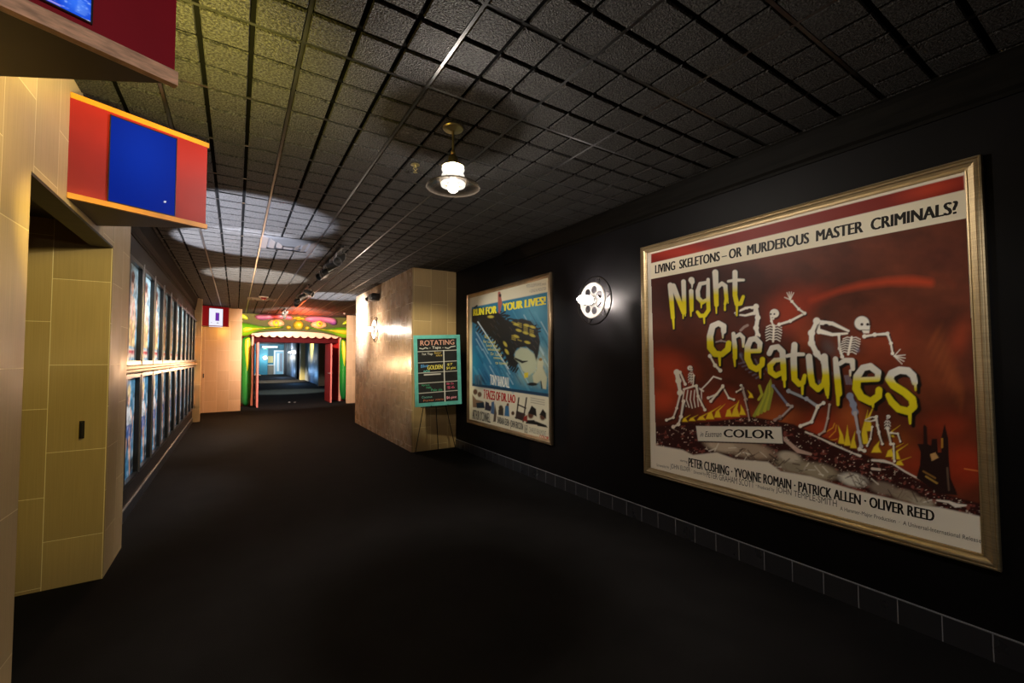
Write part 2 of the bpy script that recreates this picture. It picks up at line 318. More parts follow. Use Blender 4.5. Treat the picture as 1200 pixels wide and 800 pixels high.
# --- printed or painted surfaces: a fine grid whose points carry the colour of the print
def vnoise(x, y, seed=0):
    xi = np.floor(x).astype(int); yi = np.floor(y).astype(int); fx = x-xi; fy = y-yi
    fx = fx*fx*(3-2*fx); fy = fy*fy*(3-2*fy)
    def h(a, b):
        n = (a*374761393+b*668265263+seed*1442695) & 0x7fffffff
        n = ((n ^ (n >> 13))*1274126177) & 0x7fffffff
        return ((n ^ (n >> 16)) & 0xffff)/65535.
    return (h(xi, yi)*(1-fx)+h(xi+1, yi)*fx)*(1-fy)+(h(xi, yi+1)*(1-fx)+h(xi+1, yi+1)*fx)*fy
def fbm(x, y, seed=0, oct=4):
    t = 0; a = .5
    for k in range(oct): t = t+a*vnoise(x*2**k, y*2**k, seed+k); a *= .5
    return t/(1-.5**oct)
class Print:
    """corners = 3-D TL, TR, BR, BL; art coordinates come from xy (two arrays) or run 0..ux by 0..vy"""
    def __init__(s, corners, nu, nv, photo=True, size=(100, 100), flat=None):
        TL, TR, BR, BL = [np.array(c, float) for c in corners]
        u = np.linspace(0, 1, nu); v = np.linspace(0, 1, nv); U, V = np.meshgrid(u, v); U = U.ravel()[:, None]; V = V.ravel()[:, None]
        s.P = (TL*(1-U)+TR*U)*(1-V)+(BL*(1-U)+BR*U)*V
        s.nu, s.nv = nu, nv; n = np.cross(TR-TL, BL-TL); n = n/np.linalg.norm(n)
        if np.dot(n, EYE-TL) < 0: n = -n
        s.n = n
        if photo: s.X, s.Y = to_px(s.P)
        else: s.X, s.Y = U[:, 0]*size[0], V[:, 0]*size[1]
        s.corners = (TL, TR, BR, BL); s.size = size; s.photo = photo
        s.C = np.ones((len(s.P), 3)); s.tv, s.tf, s.tc = [], [], []; s.nt = 0
    def fill(s, c): s.C[:] = c; return s
    def mixc(s, idx, a, c): s.C[idx] = s.C[idx]*(1-a[:, None])+np.array(c)*a[:, None]
    def _box(s, x0, y0, x1, y1):
        return np.nonzero((s.X >= x0) & (s.X <= x1) & (s.Y >= y0) & (s.Y <= y1))[0]
    def poly(s, pts, c, aa=.5, alpha=1.):
        p = np.array(pts, float); i = s._box(p[:, 0].min()-aa, p[:, 1].min()-aa, p[:, 0].max()+aa, p[:, 1].max()+aa)
        if not len(i): return
        x, y = s.X[i], s.Y[i]; ins = np.zeros(len(i), bool); d = np.full(len(i), 1e9)
        for a, b in zip(p, np.roll(p, -1, 0)):
            cr = (a[1] > y) != (b[1] > y)
            with np.errstate(divide='ignore', invalid='ignore'):
                ins ^= cr & (x < (b[0]-a[0])*(y-a[1])/(b[1]-a[1]+1e-12)+a[0])
            e = b-a; t = np.clip(((x-a[0])*e[0]+(y-a[1])*e[1])/(e@e+1e-9), 0, 1)
            d = np.minimum(d, np.hypot(x-a[0]-t*e[0], y-a[1]-t*e[1]))
        s.mixc(i, np.clip(.5+np.where(ins, d, -d)/(2*aa), 0, 1)*alpha, c)
    def stroke_field(s, pts, w):
        p = np.array(pts, float); w = np.array(w if hasattr(w, '__len__') else [w]*len(p), float)
        pad = w.max()+2; i = s._box(p[:, 0].min()-pad, p[:, 1].min()-pad, p[:, 0].max()+pad, p[:, 1].max()+pad)
        x, y = s.X[i], s.Y[i]; d = np.full(len(i), 1e9)
        for k in range(len(p)-1):
            a, b = p[k], p[k+1]; e = b-a; t = np.clip(((x-a[0])*e[0]+(y-a[1])*e[1])/(e@e+1e-9), 0, 1)
            d = np.minimum(d, np.hypot(x-a[0]-t*e[0], y-a[1]-t*e[1])-(w[k]*(1-t)+w[k+1]*t)/2)
        return i, d
    def stroke(s, pts, w, c, aa=.5, alpha=1.):
        i, d = s.stroke_field(pts, w)
        if len(i): s.mixc(i, np.clip(.5-d/(2*aa), 0, 1)*alpha, c)
    def blob(s, cx, cy, rx, ry, c, alpha=1., hard=0., rot=0):
        R = max(rx, ry); i = s._box(cx-R, cy-R, cx+R, cy+R)
        if not len(i): return
        dx, dy = s.X[i]-cx, s.Y[i]-cy; ca, sa = math.cos(rot), math.sin(rot)
        q = np.hypot((dx*ca+dy*sa)/rx, (-dx*sa+dy*ca)/ry)
        a = np.clip((1-q)/max(1e-3, 1-hard), 0, 1); a = a*a*(3-2*a)
        s.mixc(i, a*alpha, c)
    def text(s, txt, quad, c, bold=0., layer=1, shear=0):
        """quad = bottom-left, bottom-right, top-right, top-left of the lettering in art coordinates"""
        cu = bpy.data.curves.new('lettering', 'FONT'); cu.body = txt; cu.shear = shear; cu.resolution_u = 3
        ob = bpy.data.objects.new('lettering', cu); col.objects.link(ob)
        dg = bpy.context.evaluated_depsgraph_get(); ev = ob.evaluated_get(dg); me = ev.to_mesh()
        V = np.array([v.co[:2] for v in me.vertices]); F = [list(p.vertices) for p in me.polygons]
        ev.to_mesh_clear(); bpy.data.objects.remove(ob); bpy.data.curves.remove(cu)
        if not len(V): return
        lo, hi = V.min(0), V.max(0); uv = (V-lo)/(hi-lo)
        q = [s.at(*p) for p in quad]; u, v = uv[:, :1], uv[:, 1:]
        P = (q[0]*(1-u)+q[1]*u)*(1-v)+(q[3]*(1-u)+q[2]*u)*v
        eu = q[1]-q[0]; eu = eu/np.linalg.norm(eu); hh = np.linalg.norm(q[3]-q[0])
        for k, sh in enumerate((-1, 0, 1) if bold else (0,)):     # heavier letters: the same strokes laid side by side
            s.tv.append(P+s.n*(.0006*layer+.00005*k)+eu*sh*bold*hh*1.3); s.tf += [[t+s.nt for t in f] for f in F]; s.nt += len(P)
            s.tc.append(np.tile(np.array(c, float), (len(P), 1)))
    def at(s, x, y):
        TL, TR, BR, BL = s.corners
        if s.photo: return on_face(TL, s.n, x, y)
        u, v = x/s.size[0], y/s.size[1]
        return (TL*(1-u)+TR*u)*(1-v)+(BL*(1-u)+BR*u)*v
    def build(s, name, mt, parent=None):
        g = len(s.P); i = np.arange(g).reshape(s.nv, s.nu)
        q = np.stack([i[:-1, :-1], i[:-1, 1:], i[1:, 1:], i[1:, :-1]], -1).reshape(-1, 4)
        a, b, c = s.P[q[0][0]], s.P[q[0][1]], s.P[q[0][2]]
        if np.dot(np.cross(b-a, c-b), s.n) < 0: q = q[:, ::-1]
        V = np.vstack([s.P]+s.tv); C = np.vstack([s.C]+s.tc)
        off = np.array(parent.location) if parent else np.zeros(3)
        me = bpy.data.meshes.new(name)
        me.from_pydata((V-off).tolist(), [], q.tolist()+[[k+g for k in f] for f in s.tf])
        at = me.color_attributes.new('ink', 'FLOAT_COLOR', 'POINT')
        at.data.foreach_set('color', np.hstack([np.clip(C, 0, 1), np.ones((len(C), 1))]).astype(np.float32).ravel())
        me.materials.append(mt); me.update()
        o = bpy.data.objects.new(name, me); col.objects.link(o)
        if parent: o.parent = parent
        return o

# ------------------------------------------------------------------ room shell
ZC, XR, XL, XP = 3.13, 3.316, -.78, -.9
struct(boxo('floor', (-3, -3.2, -.12), (7, 58, 0), M['carpet']))
b = MB()                                             # suspended ceiling: scored rough tiles in a metal grid
b.mi = 1; b.box((-3, -3.2, ZC), (4.6, 17.6, ZC+.1))
sx, sy, gx, gy = .2137, .226, .011, .012
x0, y0 = .253-sx*6, 1.6-sy*21
nx, ny = 22, 91
b.mi = 0
for i in range(nx):
    for j in range(ny):
        xa, ya = x0+i*sx+gx, y0+j*sy+gy; xb, yb = xa+sx-2*gx, ya+sy-2*gy
        dz = random.uniform(0, .0015); c = .004
        lo = [b.b.verts.new(p) for p in ((xa+c, ya+c, ZC-.012-dz), (xb-c, ya+c, ZC-.012-dz), (xb-c, yb-c, ZC-.012-dz), (xa+c, yb-c, ZC-.012-dz))]
        hi = [b.b.verts.new(p) for p in ((xa, ya, ZC), (xb, ya, ZC), (xb, yb, ZC), (xa, yb, ZC))]
        b.b.faces.new(lo).material_index = 0
        for k in range(4): b.b.faces.new([lo[k], hi[k], hi[(k+1) % 4], lo[(k+1) % 4]]).material_index = 0
b.mi = 2
for i in range(0, nx+1, 3): b.box((x0+i*sx-.0085, y0, ZC-.008), (x0+i*sx+.0085, 17.0, ZC-.001))
for j in range(0, ny+1, 3): b.box((x0, y0+j*sy-.0085, ZC-.0075), (x0+nx*sx, y0+j*sy+.0085, ZC-.001))
struct(b.build('ceiling', [M['ceil_tile'], M['ceil_gap'], M['tbar']]))
struct(boxo('ceiling_hall', (-3, 17.6, ZC), (7, 58, ZC+.1), M['ceil_plain']))
struct(boxo('wall_right', (XR, -3.2, 0), (XR+.15, 7.1, ZC), M['black_wall']))
struct(boxo('wall_rear', (-3, -3.35, 0), (XR+.15, -3.2, ZC), M['black_wall']))
b = MB(); b.box((XL-.12, -3.2, 0), (XL, 2.735, ZC)); b.box((XL-.12, 2.735, 2.41), (XL, 4.25, ZC))
struct(b.build('wall_left', M['tile_left']))
struct(boxo('trim_lintel', (XL-.12, 2.735, 2.395), (XL-.001, 4.25, 2.41), M['soffit']))
b = MB(); b.mi = 0; b.box((-2.4, 4.25, 0), (XL-.0, 4.27, ZC)); b.mi = 1; b.box((XP-.2, 4.27, 0), (XL, 4.85, ZC))
struct(b.build('wall_alcove', [M['tile_alcove'], M['tile_left']]))
struct(boxo('wall_alcove_side', (-2.5, 2.0, 0), (-2.4, 4.3, ZC), M['tile_alcove']))
struct(boxo('wall_alcove_front', (-2.4, 2.55, 0), (XL-.12, 2.735, ZC), M['tile_alcove']))
struct(boxo('ceiling_alcove', (-2.4, 2.735, 2.56), (XL-.12, 4.25, 2.62), M['soffit']))
struct(boxo('wall_left_posters', (XP-.15, 4.85, 0), (XP, 15.7, ZC), M['grey_wall']))
struct(boxo('wall_left_pier', (XP-.05, 13.47, 0), (-.75, 13.62, ZC), M['tile_left']))
struct(boxo('wall_left_screen', (XP, 13.62, 0), (-.84, 15.63, ZC), M['tile_left']))
struct(boxo('wall_end_left', (-1.2, 15.63, 0), (.14, 15.8, ZC), M['tile_salmon']))
struct(boxo('wall_end_left_return', (.04, 15.8, 0), (.14, 17.1, ZC), M['tile_salmon']))
struct(boxo('wall_end_right', (3.31, 16.0, 0), (4.6, 16.12, ZC), M['tile_salmon']))
b = MB(); b.box((0, 17.1, 0), (.40, 17.25, ZC)); b.box((3.34, 17.1, 0), (4.6, 17.25, ZC)); b.box((.40, 17.1, 2.36), (3.34, 17.25, ZC))
struct(b.build('wall_end', M['hood_red']))
struct(boxo('wall_far_right', (4.45, 11, 0), (4.6, 17.2, ZC), M['black_wall']))
b = MB(); b.mi = 1; b.box((2.5, 7.05, 0), (XR+.3, 11.1, ZC)); b.mi = 0; b.box((2.512, 7.03, 0), (XR+.01, 7.05, ZC))
struct(b.build('wall_pillar', [M['tile_pillar_front'], M['tile_pillar_side']]))
struct(boxo('wall_pillar_back', (XR+.2, 10.9, 0), (4.6, 11.05, ZC), M['black_wall']))
# skirtings
b = MB(); b.mi = 0; b.box((XR-.012, -3.2, 0), (XR, 7.03, .14)); b.mi = 1; b.box((XR-.013, -3.2, .14), (XR, 7.03, .145))
struct(b.build('baseboard_right', [M['base_tile'], M['base_edge']]))
b = MB(); b.mi = 0; b.box((XP, 4.85, 0), (XP+.014, 13.47, .11)); b.mi = 1; b.box((XP, 4.85, .11), (XP+.016, 13.47, .119))
struct(b.build('baseboard_left', [M['base_tile'], M['silver']]))
# crown mouldings
def crown(x, s, y0, y1, z0, z1, name):
    pr = [(0, z0), (.012, z0), (.018, z0+.02), (.014, z0+.045), (.022, z0+.075), (.034, z0+.11), (.05, z1-.06), (.055, z1-.03), (.055, z1), (0, z1)]
    b = MB(); b.prism([(x+s*p, z) for p, z in pr], y0, y1, lambda q: (q[0], q[2], q[1]))
    return struct(b.build(name, M['crown']))
crown(XR, -1, -3.2, 5.35, 2.90, ZC, 'trim_crown_right')
crown(XP, 1, 4.85, 13.47, 2.82, ZC-.02, 'trim_crown_left')

# ------------------------------------------------------------------ tall red film poster on the right wall
def frame_rails(TLp, TRp, BRp, BLp, x, width, mt, parent, prof):
    """four mitred rails around the outer corners on a wall plane facing -X; profile = (inset share, height)"""
    oc = [on('X', x, *p) for p in (TLp, TRp, BRp, BLp)]
    ys = [(oc[0][1]+oc[3][1])/2, (oc[1][1]+oc[2][1])/2]; zs = [(oc[0][2]+oc[1][2])/2, (oc[2][2]+oc[3][2])/2]
    C = [(ys[0], zs[0]), (ys[1], zs[0]), (ys[1], zs[1]), (ys[0], zs[1])]     # TL TR BR BL
    ins = [(-1, -1), (1, -1), (1, 1), (-1, 1)]
    names = ['top rail', 'near stile', 'bottom rail', 'far stile']
    for k in range(4):
        A, B = C[k], C[(k+1) % 4]; ia, ib = ins[k], ins[(k+1) % 4]; b = MB()
        ra = [b.b.verts.new((x-h, A[0]+ia[0]*t*width, A[1]+ia[1]*t*width)) for t, h in prof]
        rb = [b.b.verts.new((x-h, B[0]+ib[0]*t*width, B[1]+ib[1]*t*width)) for t, h in prof]
        n = len(prof)
        for i in range(n): b.b.faces.new([ra[i], ra[(i+1) % n], rb[(i+1) % n], rb[i]])
        b.b.faces.new(ra); b.b.faces.new(rb[::-1])
        b.build('frame_rail', mt, parent)
    return ys, zs
PROF = [(0, 0), (0, .028), (.05, .034), (.16, .036), (.22, .030), (.30, .032), (.42, .033), (.50, .026), (.72, .020), (.86, .018), (.90, .022), (1, .020), (1, 0)]
t1 = thing('film_poster', (XR, 1.67, .47), 'huge framed red film poster with dripping title lettering on the black wall', 'poster')
ys, zs = frame_rails((753, 290), (1149, 184), (1178, 671), (757, 553), XR-.001, .066, M['gold'], t1, PROF)
boxo('backing_board', (XR-.008, ys[1]+.03, zs[1]+.03), (XR-.001, ys[0]-.03, zs[0]-.03), M['paper_back'], t1)
XA = XR-.012
p = Print([(XA, ys[0]-.055, zs[0]-.055), (XA, ys[1]+.055, zs[0]-.055), (XA, ys[1]+.055, zs[1]+.055), (XA, ys[0]-.055, zs[1]+.055)], 540, 500)
PAPER = hexc('e6ddcc'); BLK = hexc('15100e')
p.fill(PAPER)
p.C *= (.96+.06*fbm(p.X/40, p.Y/40, 3))[:, None]
red0 = [(763, 297.5), (1129.5, 205), (1130.5, 222.5), (763, 308.5)]
p.poly(red0, hexc('7c1a10')); p.blob(800, 296, 60, 12, hexc('b03420'), .7); p.blob(1090, 222, 60, 14, hexc('c23d20'), .8, rot=-.25)
p.poly(red0[:1]+[(1129.5, 205), (1131, 180), (750, 280)], PAPER)
p.poly([(763, 308.5), (1130.5, 222.5), (1132, 256), (763, 327)], hexc('e9e0c8'))
PIC = [(763, 327), (1132, 256), (1151, 603.5), (1100, 592), (1020, 575), (960, 556), (900, 540), (769, 523)]
keep = p.C.copy()
# background: smoky red sky with drifting fire
i = np.arange(len(p.X)); n1 = fbm(p.X/55, p.Y/38, 11); n2 = fbm(p.X/22, p.Y/16, 29)
base = hexc('552015')*(1-n1[:, None])+hexc('7e3a22')*n1[:, None]; p.C = base*(.72+.5*n2[:, None])
dark, fire, orange = hexc('3a0f0e'), hexc('e0522a'), hexc('f07c3a')
p.blob(800, 345, 120, 60, dark, .75); p.blob(860, 330, 120, 45, dark, .7)
for cx, cy, rx, ry, c, a, r in ((785, 430, 46, 30, fire, .9, .3), (776, 468, 36, 26, fire, .85, .2), (800, 455, 40, 18, fire, .6, .5), (850, 480, 40, 34, fire, .8, 0), (905, 495, 50, 34, orange, .6, -.2),
        (965, 505, 46, 34, fire, .8, .1), (1000, 490, 30, 30, orange, .6, 0), (925, 365, 40, 46, hexc('c8401c'), .75, .5), (950, 350, 40, 20, hexc('b83818'), .6, -.5), (945, 395, 22, 34, hexc('b84a20'), .6, 0),
        (1040, 400, 70, 60, hexc('9c3c1c'), .8, 0), (1000, 415, 50, 30, hexc('a8441e'), .6, 0), (1090, 430, 50, 70, hexc('a04a24'), .55, .1), (1125, 395, 20, 40, hexc('c04820'), .5, .3),
        (1110, 500, 50, 30, hexc('a83a1c'), .8, 0), (1130, 545, 46, 40, hexc('c83c1c'), .8, 0), (1075, 545, 60, 40, hexc('b84020'), .7, .2), (1045, 520, 40, 30, hexc('c2601c'), .6, 0)):
    p.blob(cx, cy, rx, ry, c, a, rot=r)
for k in range(9):
    p.blob(1095+k*4, 395+k*9, 6, 26, hexc('d06a30'), .25, rot=.5-.05*k)
p.stroke([(950, 352), (985, 340), (1010, 334), (1040, 330), (1070, 329), (1090, 331)], [3, 5, 7, 8, 10, 8], hexc('e04a20'), aa=4, alpha=.75)
p.stroke([(1092, 322), (1108, 325), (1118, 334)], 3, hexc('a84024'), aa=5, alpha=.3)
p.C *= (.62+.24*n2)[:, None]
# flames
def flame(x, y, h, lean, c, wd):
    p.poly([(x-wd, y), (x-wd*.5, y-h*.45), (x+lean, y-h), (x+wd*.4, y-h*.5), (x+wd, y)], c, aa=.6)
YEL = hexc('f2d22c'); LIME = hexc('b8b83a')
for x, y, h, l, wd in ((802, 494, 8, 7, 4), (811, 493, 7, 7, 4), (822, 492, 8, 7, 5), (832, 491, 16, 13, 5), (841, 489, 16, 9, 4), (854, 488, 17, 12, 4), (862, 488, 19, 4, 5), (870, 486, 12, -2, 4), (880, 466, 9, -4, 3),
        (986, 520, 22, -4, 4), (993, 522, 24, 0, 4), (1000, 525, 20, 2, 4), (1013, 520, 40, 4, 5), (1018, 505, 34, 8, 4), (1027, 530, 14, 4, 6), (1043, 535, 16, 16, 5), (1050, 538, 18, 14, 5), (1054, 545, 10, 14, 5), (1045, 512, 14, 10, 3)):
    flame(x, y, h, l, YEL, wd)
for k in range(5):
    p.stroke([(884+k*4, 487-k*2), (893+k*3, 470-k*3), (899+k, 452-k*2)], [4, 3, 1], LIME if k % 2 else hexc('98a03a'))
p.stroke([(890, 452), (893, 462), (889, 468)], 3, LIME)
for a0 in ((972, 512, 980, 498), (970, 516, 981, 514), (968, 506, 978, 496)): p.stroke([(a0[0], a0[1]), ((a0[0]+a0[2])/2+3, (a0[1]+a0[3])/2), (a0[2], a0[3])], 1.2, hexc('e8a02c'))
# dark hill
HILL = [(765, 500), (800, 496), (830, 494), (880, 488), (905, 492), (930, 497), (960, 510), (990, 522), (1020, 535), (1048, 545), (1075, 562), (1110, 580), (1150, 590), (1153, 606), (1100, 594), (1020, 577), (960, 558), (900, 542), (769, 525)]
p.poly(HILL, hexc('33100f'), aa=1.2)
m_ = p._box(765, 490, 1153, 606)
sp = fbm(p.X[m_]/5, p.Y[m_]/3.2, 71); sp2 = fbm(p.X[m_]/2.4, p.Y[m_]/2.0, 90)
hl = np.interp(p.X[m_], [q[0] for q in HILL[:13]], [q[1] for q in HILL[:13]])
p.mixc(m_, np.clip((sp-.60)*9, 0, 1)*(p.Y[m_] > hl+2)*.8, hexc('8a4a40'))
p.mixc(m_, np.clip((sp2-.70)*12, 0, 1)*(p.Y[m_] > hl+1)*.9, hexc('e2d2c0'))
# pale rocks at the foot of the hill
for cx, cy, rx, ry, c in ((875, 526, 44, 13, 'b09a84'), (845, 522, 26, 10, 'c8b49c'), (930, 545, 30, 12, '9a8e78'), (960, 552, 30, 12, 'a89a80'), (925, 535, 18, 8, 'c8bca8'), (1000, 562, 22, 10, 'e2dccd'), (1035, 572, 22, 10, '8a7a6a'), (1060, 580, 22, 9, '9a8a76'), (1080, 588, 20, 7, 'b0a48e')):
    p.blob(cx, cy, rx, ry, hexc(c), .95, hard=.45, rot=.22)
for k in range(70):
    x = random.uniform(830, 1085); yb = np.interp(x, [830, 930, 1000, 1090], [524, 546, 562, 588])
    p.stroke([(x, yb+random.uniform(-9, 8)), (x+random.uniform(4, 10), yb+random.uniform(-7, 9))], random.uniform(.5, 1.6), hexc(random.choice(['5a463a', 'e8e0d0', '8a7866', '3c2620'])), alpha=.8)
LOWER = [(760, 520), (800, 527), (812, 533), (840, 530), (862, 538), (900, 541), (915, 552), (950, 558), (975, 566), (1005, 575), (1040, 583), (1075, 592), (1100, 594), (1154, 606), (1160, 680), (750, 620)]
p.poly(LOWER, PAPER, aa=1)
p.stroke([(905, 505), (920, 515), (935, 528), (950, 532)], [2, 4, 5, 3], hexc('d8b8a8'), alpha=.8)
p.stroke([(944, 506), (958, 512), (975, 520), (1000, 531), (1008, 534)], [2, 1.6, 2.4, 1.6, 3], hexc('e8ddd0')); p.stroke([(1022, 539), (1035, 540), (1046, 543), (1060, 552), (1090, 568)], [2.5, 3.5, 2, 2, 1.5], hexc('e8ddd0'))
p.stroke([(1098, 586), (1112, 588), (1120, 592), (1132, 592)], [2, 3, 5, 2], hexc('e8ddd0')); p.stroke([(1022, 549), (1031, 550)], 3, hexc('d8c8b8'))
# distant ruined towers
TW = hexc('241010')
p.poly([(1074, 560), (1078, 545), (1079, 530), (1075, 520), (1082, 520), (1082, 500), (1083, 497), (1086, 500), (1087, 520), (1091, 522), (1092, 514), (1098, 514), (1099, 530), (1103, 530), (1103, 513), (1107, 496), (1111, 513), (1112, 540), (1114, 560), (1120, 574), (1122, 580), (1100, 578)], TW)
p.poly([(1090, 532), (1096, 530), (1100, 536), (1092, 540)], hexc('c89a60')); p.stroke([(1104, 514), (1104, 524)], 2, hexc('c08a30')); p.stroke([(1082, 552), (1096, 560)], 2, hexc('8a6430')); p.stroke([(1085, 558), (1098, 566)], 2, hexc('b08a40')); p.stroke([(1110, 548), (1112, 574)], 2, hexc('6a5444'))
p.stroke([(1130, 549), (1148, 552)], 1.2, hexc('e0803c'))
# keep the art inside its printed rectangle
out = np.ones(len(p.X), bool)
def inside(poly):
    q = np.array(poly, float); r = np.zeros(len(p.X), bool)
    for a, bb in zip(q, np.roll(q, -1, 0)):
        cr = (a[1] > p.Y) != (bb[1] > p.Y); r ^= cr & (p.X < (bb[0]-a[0])*(p.Y-a[1])/(bb[1]-a[1]+1e-12)+a[0])
    return r
INP = inside([(763, 327), (1132, 256), (1151.5, 606), (1100, 596), (1020, 590), (900, 560), (769, 528)])
p.C[~INP] = keep[~INP]
p.poly([(1143, 346), (1141, 346), (1155, 640), (1160, 640)], hexc('f2ece0'))
# bony riders: plain generic skeletons
BONE, BSH = hexc('f4eddf'), hexc('28100e'); BLUE = hexc('8088a4')
def bone(pts, wd, c=BONE, sh=True):
    if sh: p.stroke([(x+1.2, y+1.2) for x, y in pts], (np.array(wd)+1.6), BSH, alpha=.75)
    p.stroke(pts, wd, c)
    for x, y in pts: p.blob(x, y, np.max(wd)*.75+.4, np.max(wd)*.75+.4, c, 1, hard=.7)
def skull(x, y, r, face):
    p.blob(x+1, y+1, r*1.25, r*1.25, BSH, .8, hard=.7); p.blob(x, y, r, r*.95, BONE, 1, hard=.8)
    p.poly([(x-.6*r+face*.3*r, y+.3*r), (x+.6*r+face*.4*r, y+.3*r), (x+.4*r+face*.5*r, y+1.25*r), (x-.3*r+face*.5*r, y+1.25*r)], BONE)
    for k in (-.35, .35): p.blob(x+face*.35*r+k*r, y+.15*r, r*.24, r*.22, BSH, 1, hard=.5)
    p.stroke([(x+face*.2*r-.3*r, y+.85*r), (x+face*.6*r+.3*r, y+.85*r)], .7, BSH)
def ribs(x, y, wd, h, n, lean=0, c=BONE):
    p.blob(x+lean*.5, y+h*.5, wd*.75, h*.7, BSH, .8, hard=.4)
    for k in range(n):
        f = k/(n-1); yy = y+h*f; hw = wd*(.5-.12*abs(f-.35)); xx = x+lean*f
        p.stroke([(xx-hw, yy+1), (xx-hw*.5, yy-1.2), (xx, yy), (xx+hw*.5, yy-1), (xx+hw, yy+1.5)], h/n*.42, c)
    p.stroke([(x, y-1), (x+lean, y+h+2)], wd*.12, c)
def hand(x, y, ang, r):
    for k in range(4):
        a = ang+(k-1.5)*.30; p.stroke([(x, y), (x+r*math.cos(a), y-r*math.sin(a))], [1.3, .8], BONE)
    p.stroke([(x, y), (x+r*.8*math.cos(ang+1.2), y-r*.8*math.sin(ang+1.2))], [1.2, .8], BONE)
def horse_skull(x, y, s, d):
    p.poly([(x, y), (x+d*6*s, y-2*s), (x+d*14*s, y+3*s), (x+d*26*s, y+8*s), (x+d*27*s, y+11*s), (x+d*20*s, y+12*s), (x+d*9*s, y+12*s), (x+d*2*s, y+9*s)], BSH, alpha=.6)
    p.stroke([(x, y+1*s), (x+d*12*s, y+2*s), (x+d*25*s, y+8*s)], [4*s, 3*s, 1.8*s], BONE); p.stroke([(x+d*1*s, y+8*s), (x+d*12*s, y+11*s), (x+d*24*s, y+10*s)], [4*s, 2.6*s, 1.5*s], BONE)
    p.stroke([(x+d*0, y), (x+d*1*s, y+9*s)], 3*s, BONE); p.blob(x+d*7*s, y+3.5*s, 2.6*s, 1.6*s, BSH, 1, hard=.5)
for bx_, by_, rx_, ry_ in ((905, 400, 34, 26), (880, 420, 34, 24), (960, 415, 26, 36), (1000, 410, 26, 18), (808, 460, 22, 22), (940, 470, 34, 16), (1035, 508, 14, 18)): p.blob(bx_, by_, rx_, ry_, BSH, .5)
# middle rider (arm raised) on a horse heading left
horse_skull(885, 359, .95, -1); bone([(886, 359), (888, 372), (886, 384), (888, 393)], [3.5, 4.5, 4.5, 4]); p.stroke([(868, 387), (872, 383), (876, 381)], 3, hexc('a08880'))
ribs(907, 382, 19, 16, 6, -1); bone([(904, 376), (907, 384)], [2, 2], sh=False); skull(907.5, 367, 6, -1)
bone([(913, 380), (926, 376), (943, 367)], [2.6, 2.8, 2.4]); bone([(943, 367), (936, 362), (928, 353)], [2.4, 2.2, 2]); hand(926, 351, 1.55, 9)
bone([(830, 403), (845, 399), (858, 402)], [1.5, 1.8, 1.5], hexc('a89a98')); bone([(832, 417), (838, 428), (844, 434)], [2, 2.4, 3.2])
for k in range(6): p.stroke([(866+k*4, 426+k*3.4), (880+k*3, 422+k*3.2)], 2, hexc('6c6478'), alpha=.85)
for k in range(5): p.stroke([(858+k*9, 412+k*3), (863+k*9, 422+k*3)], 2, hexc('7a7488'), alpha=.6)
bone([(906, 452), (923, 474)], [2.4, 2.6], BLUE); bone([(923, 474), (928, 476), (914, 490)], [2.6, 2, 2.2], hexc('b8b0b0')); bone([(908, 492), (914, 488)], [2.5, 2], hexc('a89088'))
bone([(924, 458), (945, 467), (958, 476)], [3, 3, 3.6], hexc('aab0bc')); bone([(958, 476), (965, 472)], [3, 2]); bone([(958, 477), (951, 494), (938, 499)], [2.8, 2.6, 3])
bone([(972, 474), (970, 490), (966, 505), (960, 509)], [2, 2, 2, 2], hexc('c8b8ac'))
# right rider leaning forward
horse_skull(958, 376, 1.45, 1); bone([(957, 376), (951, 390), (951, 402), (957, 414), (966, 424)], [4, 5.5, 6, 6, 5]); bone([(983, 392), (984, 408), (987, 418)], [2.6, 2.8, 3])
p.blob(972, 408, 12, 18, hexc('5a4a4a'), .8, rot=-.6)
ribs(998, 396, 22, 17, 7, -4); skull(1010, 378.5, 9.5, 1)
bone([(1013, 394), (1025, 392), (1040, 391)], [2.8, 2.4, 3.4]); bone([(1040, 391), (1044, 402), (1046, 414)], [2.8, 2.2, 2]); hand(1048, 417, -.35, 13)
bone([(996, 464), (1000, 474), (1002, 483)], [6, 6, 4.6], hexc('98a0b8')); bone([(1002, 484), (1006, 506), (1009, 523)], [3.6, 2.6, 3], hexc('c2bcc0')); bone([(1007, 526), (1013, 528)], [3, 2])
for k in range(4): p.stroke([(990+k*2, 440), (992+k*2, 450)], 1.4, hexc('8a8494'), alpha=.8)
for q in ((868, 416), (893, 404), (931, 432), (960, 448), (973, 438), (1014, 440), (1005, 410)): p.blob(q[0], q[1], 4, 5, BLUE, .55)
# small left rider
bone([(793, 436), (795, 446), (797, 460)], [5, 5, 3]); bone([(797, 436), (803, 450)], [2, 2.4]); skull(808.5, 431, 3.4, 1); ribs(810, 438, 7, 9, 4); bone([(813, 440), (812, 452)], [1.4, 1.6])
for k in range(6): p.stroke([(802+k*4, 458-abs(k-2)*.8), (800+k*4.4, 468), (804+k*3.6, 478-abs(k-2))], 1.2, BONE)
p.stroke([(801, 456), (814, 452), (824, 458)], 2, BONE); bone([(816, 452), (818, 464), (826, 480)], [2.4, 2, 2])
bone([(797, 462), (793, 478), (789, 489), (781, 492)], [2.2, 2, 1.6, 2]); bone([(801, 470), (798, 488), (795, 497), (789, 500)], [3, 2.2, 2, 2.2])
p.stroke([(822, 456), (830, 448), (836, 441), (845, 444)], 1.6, BONE); bone([(830, 466), (840, 462), (847, 452)], [2, 2.4, 2]); bone([(847, 453), (854, 466), (860, 468)], [1.8, 1.8, 1.6]); bone([(847, 453), (833, 470)], [2, 2.4])
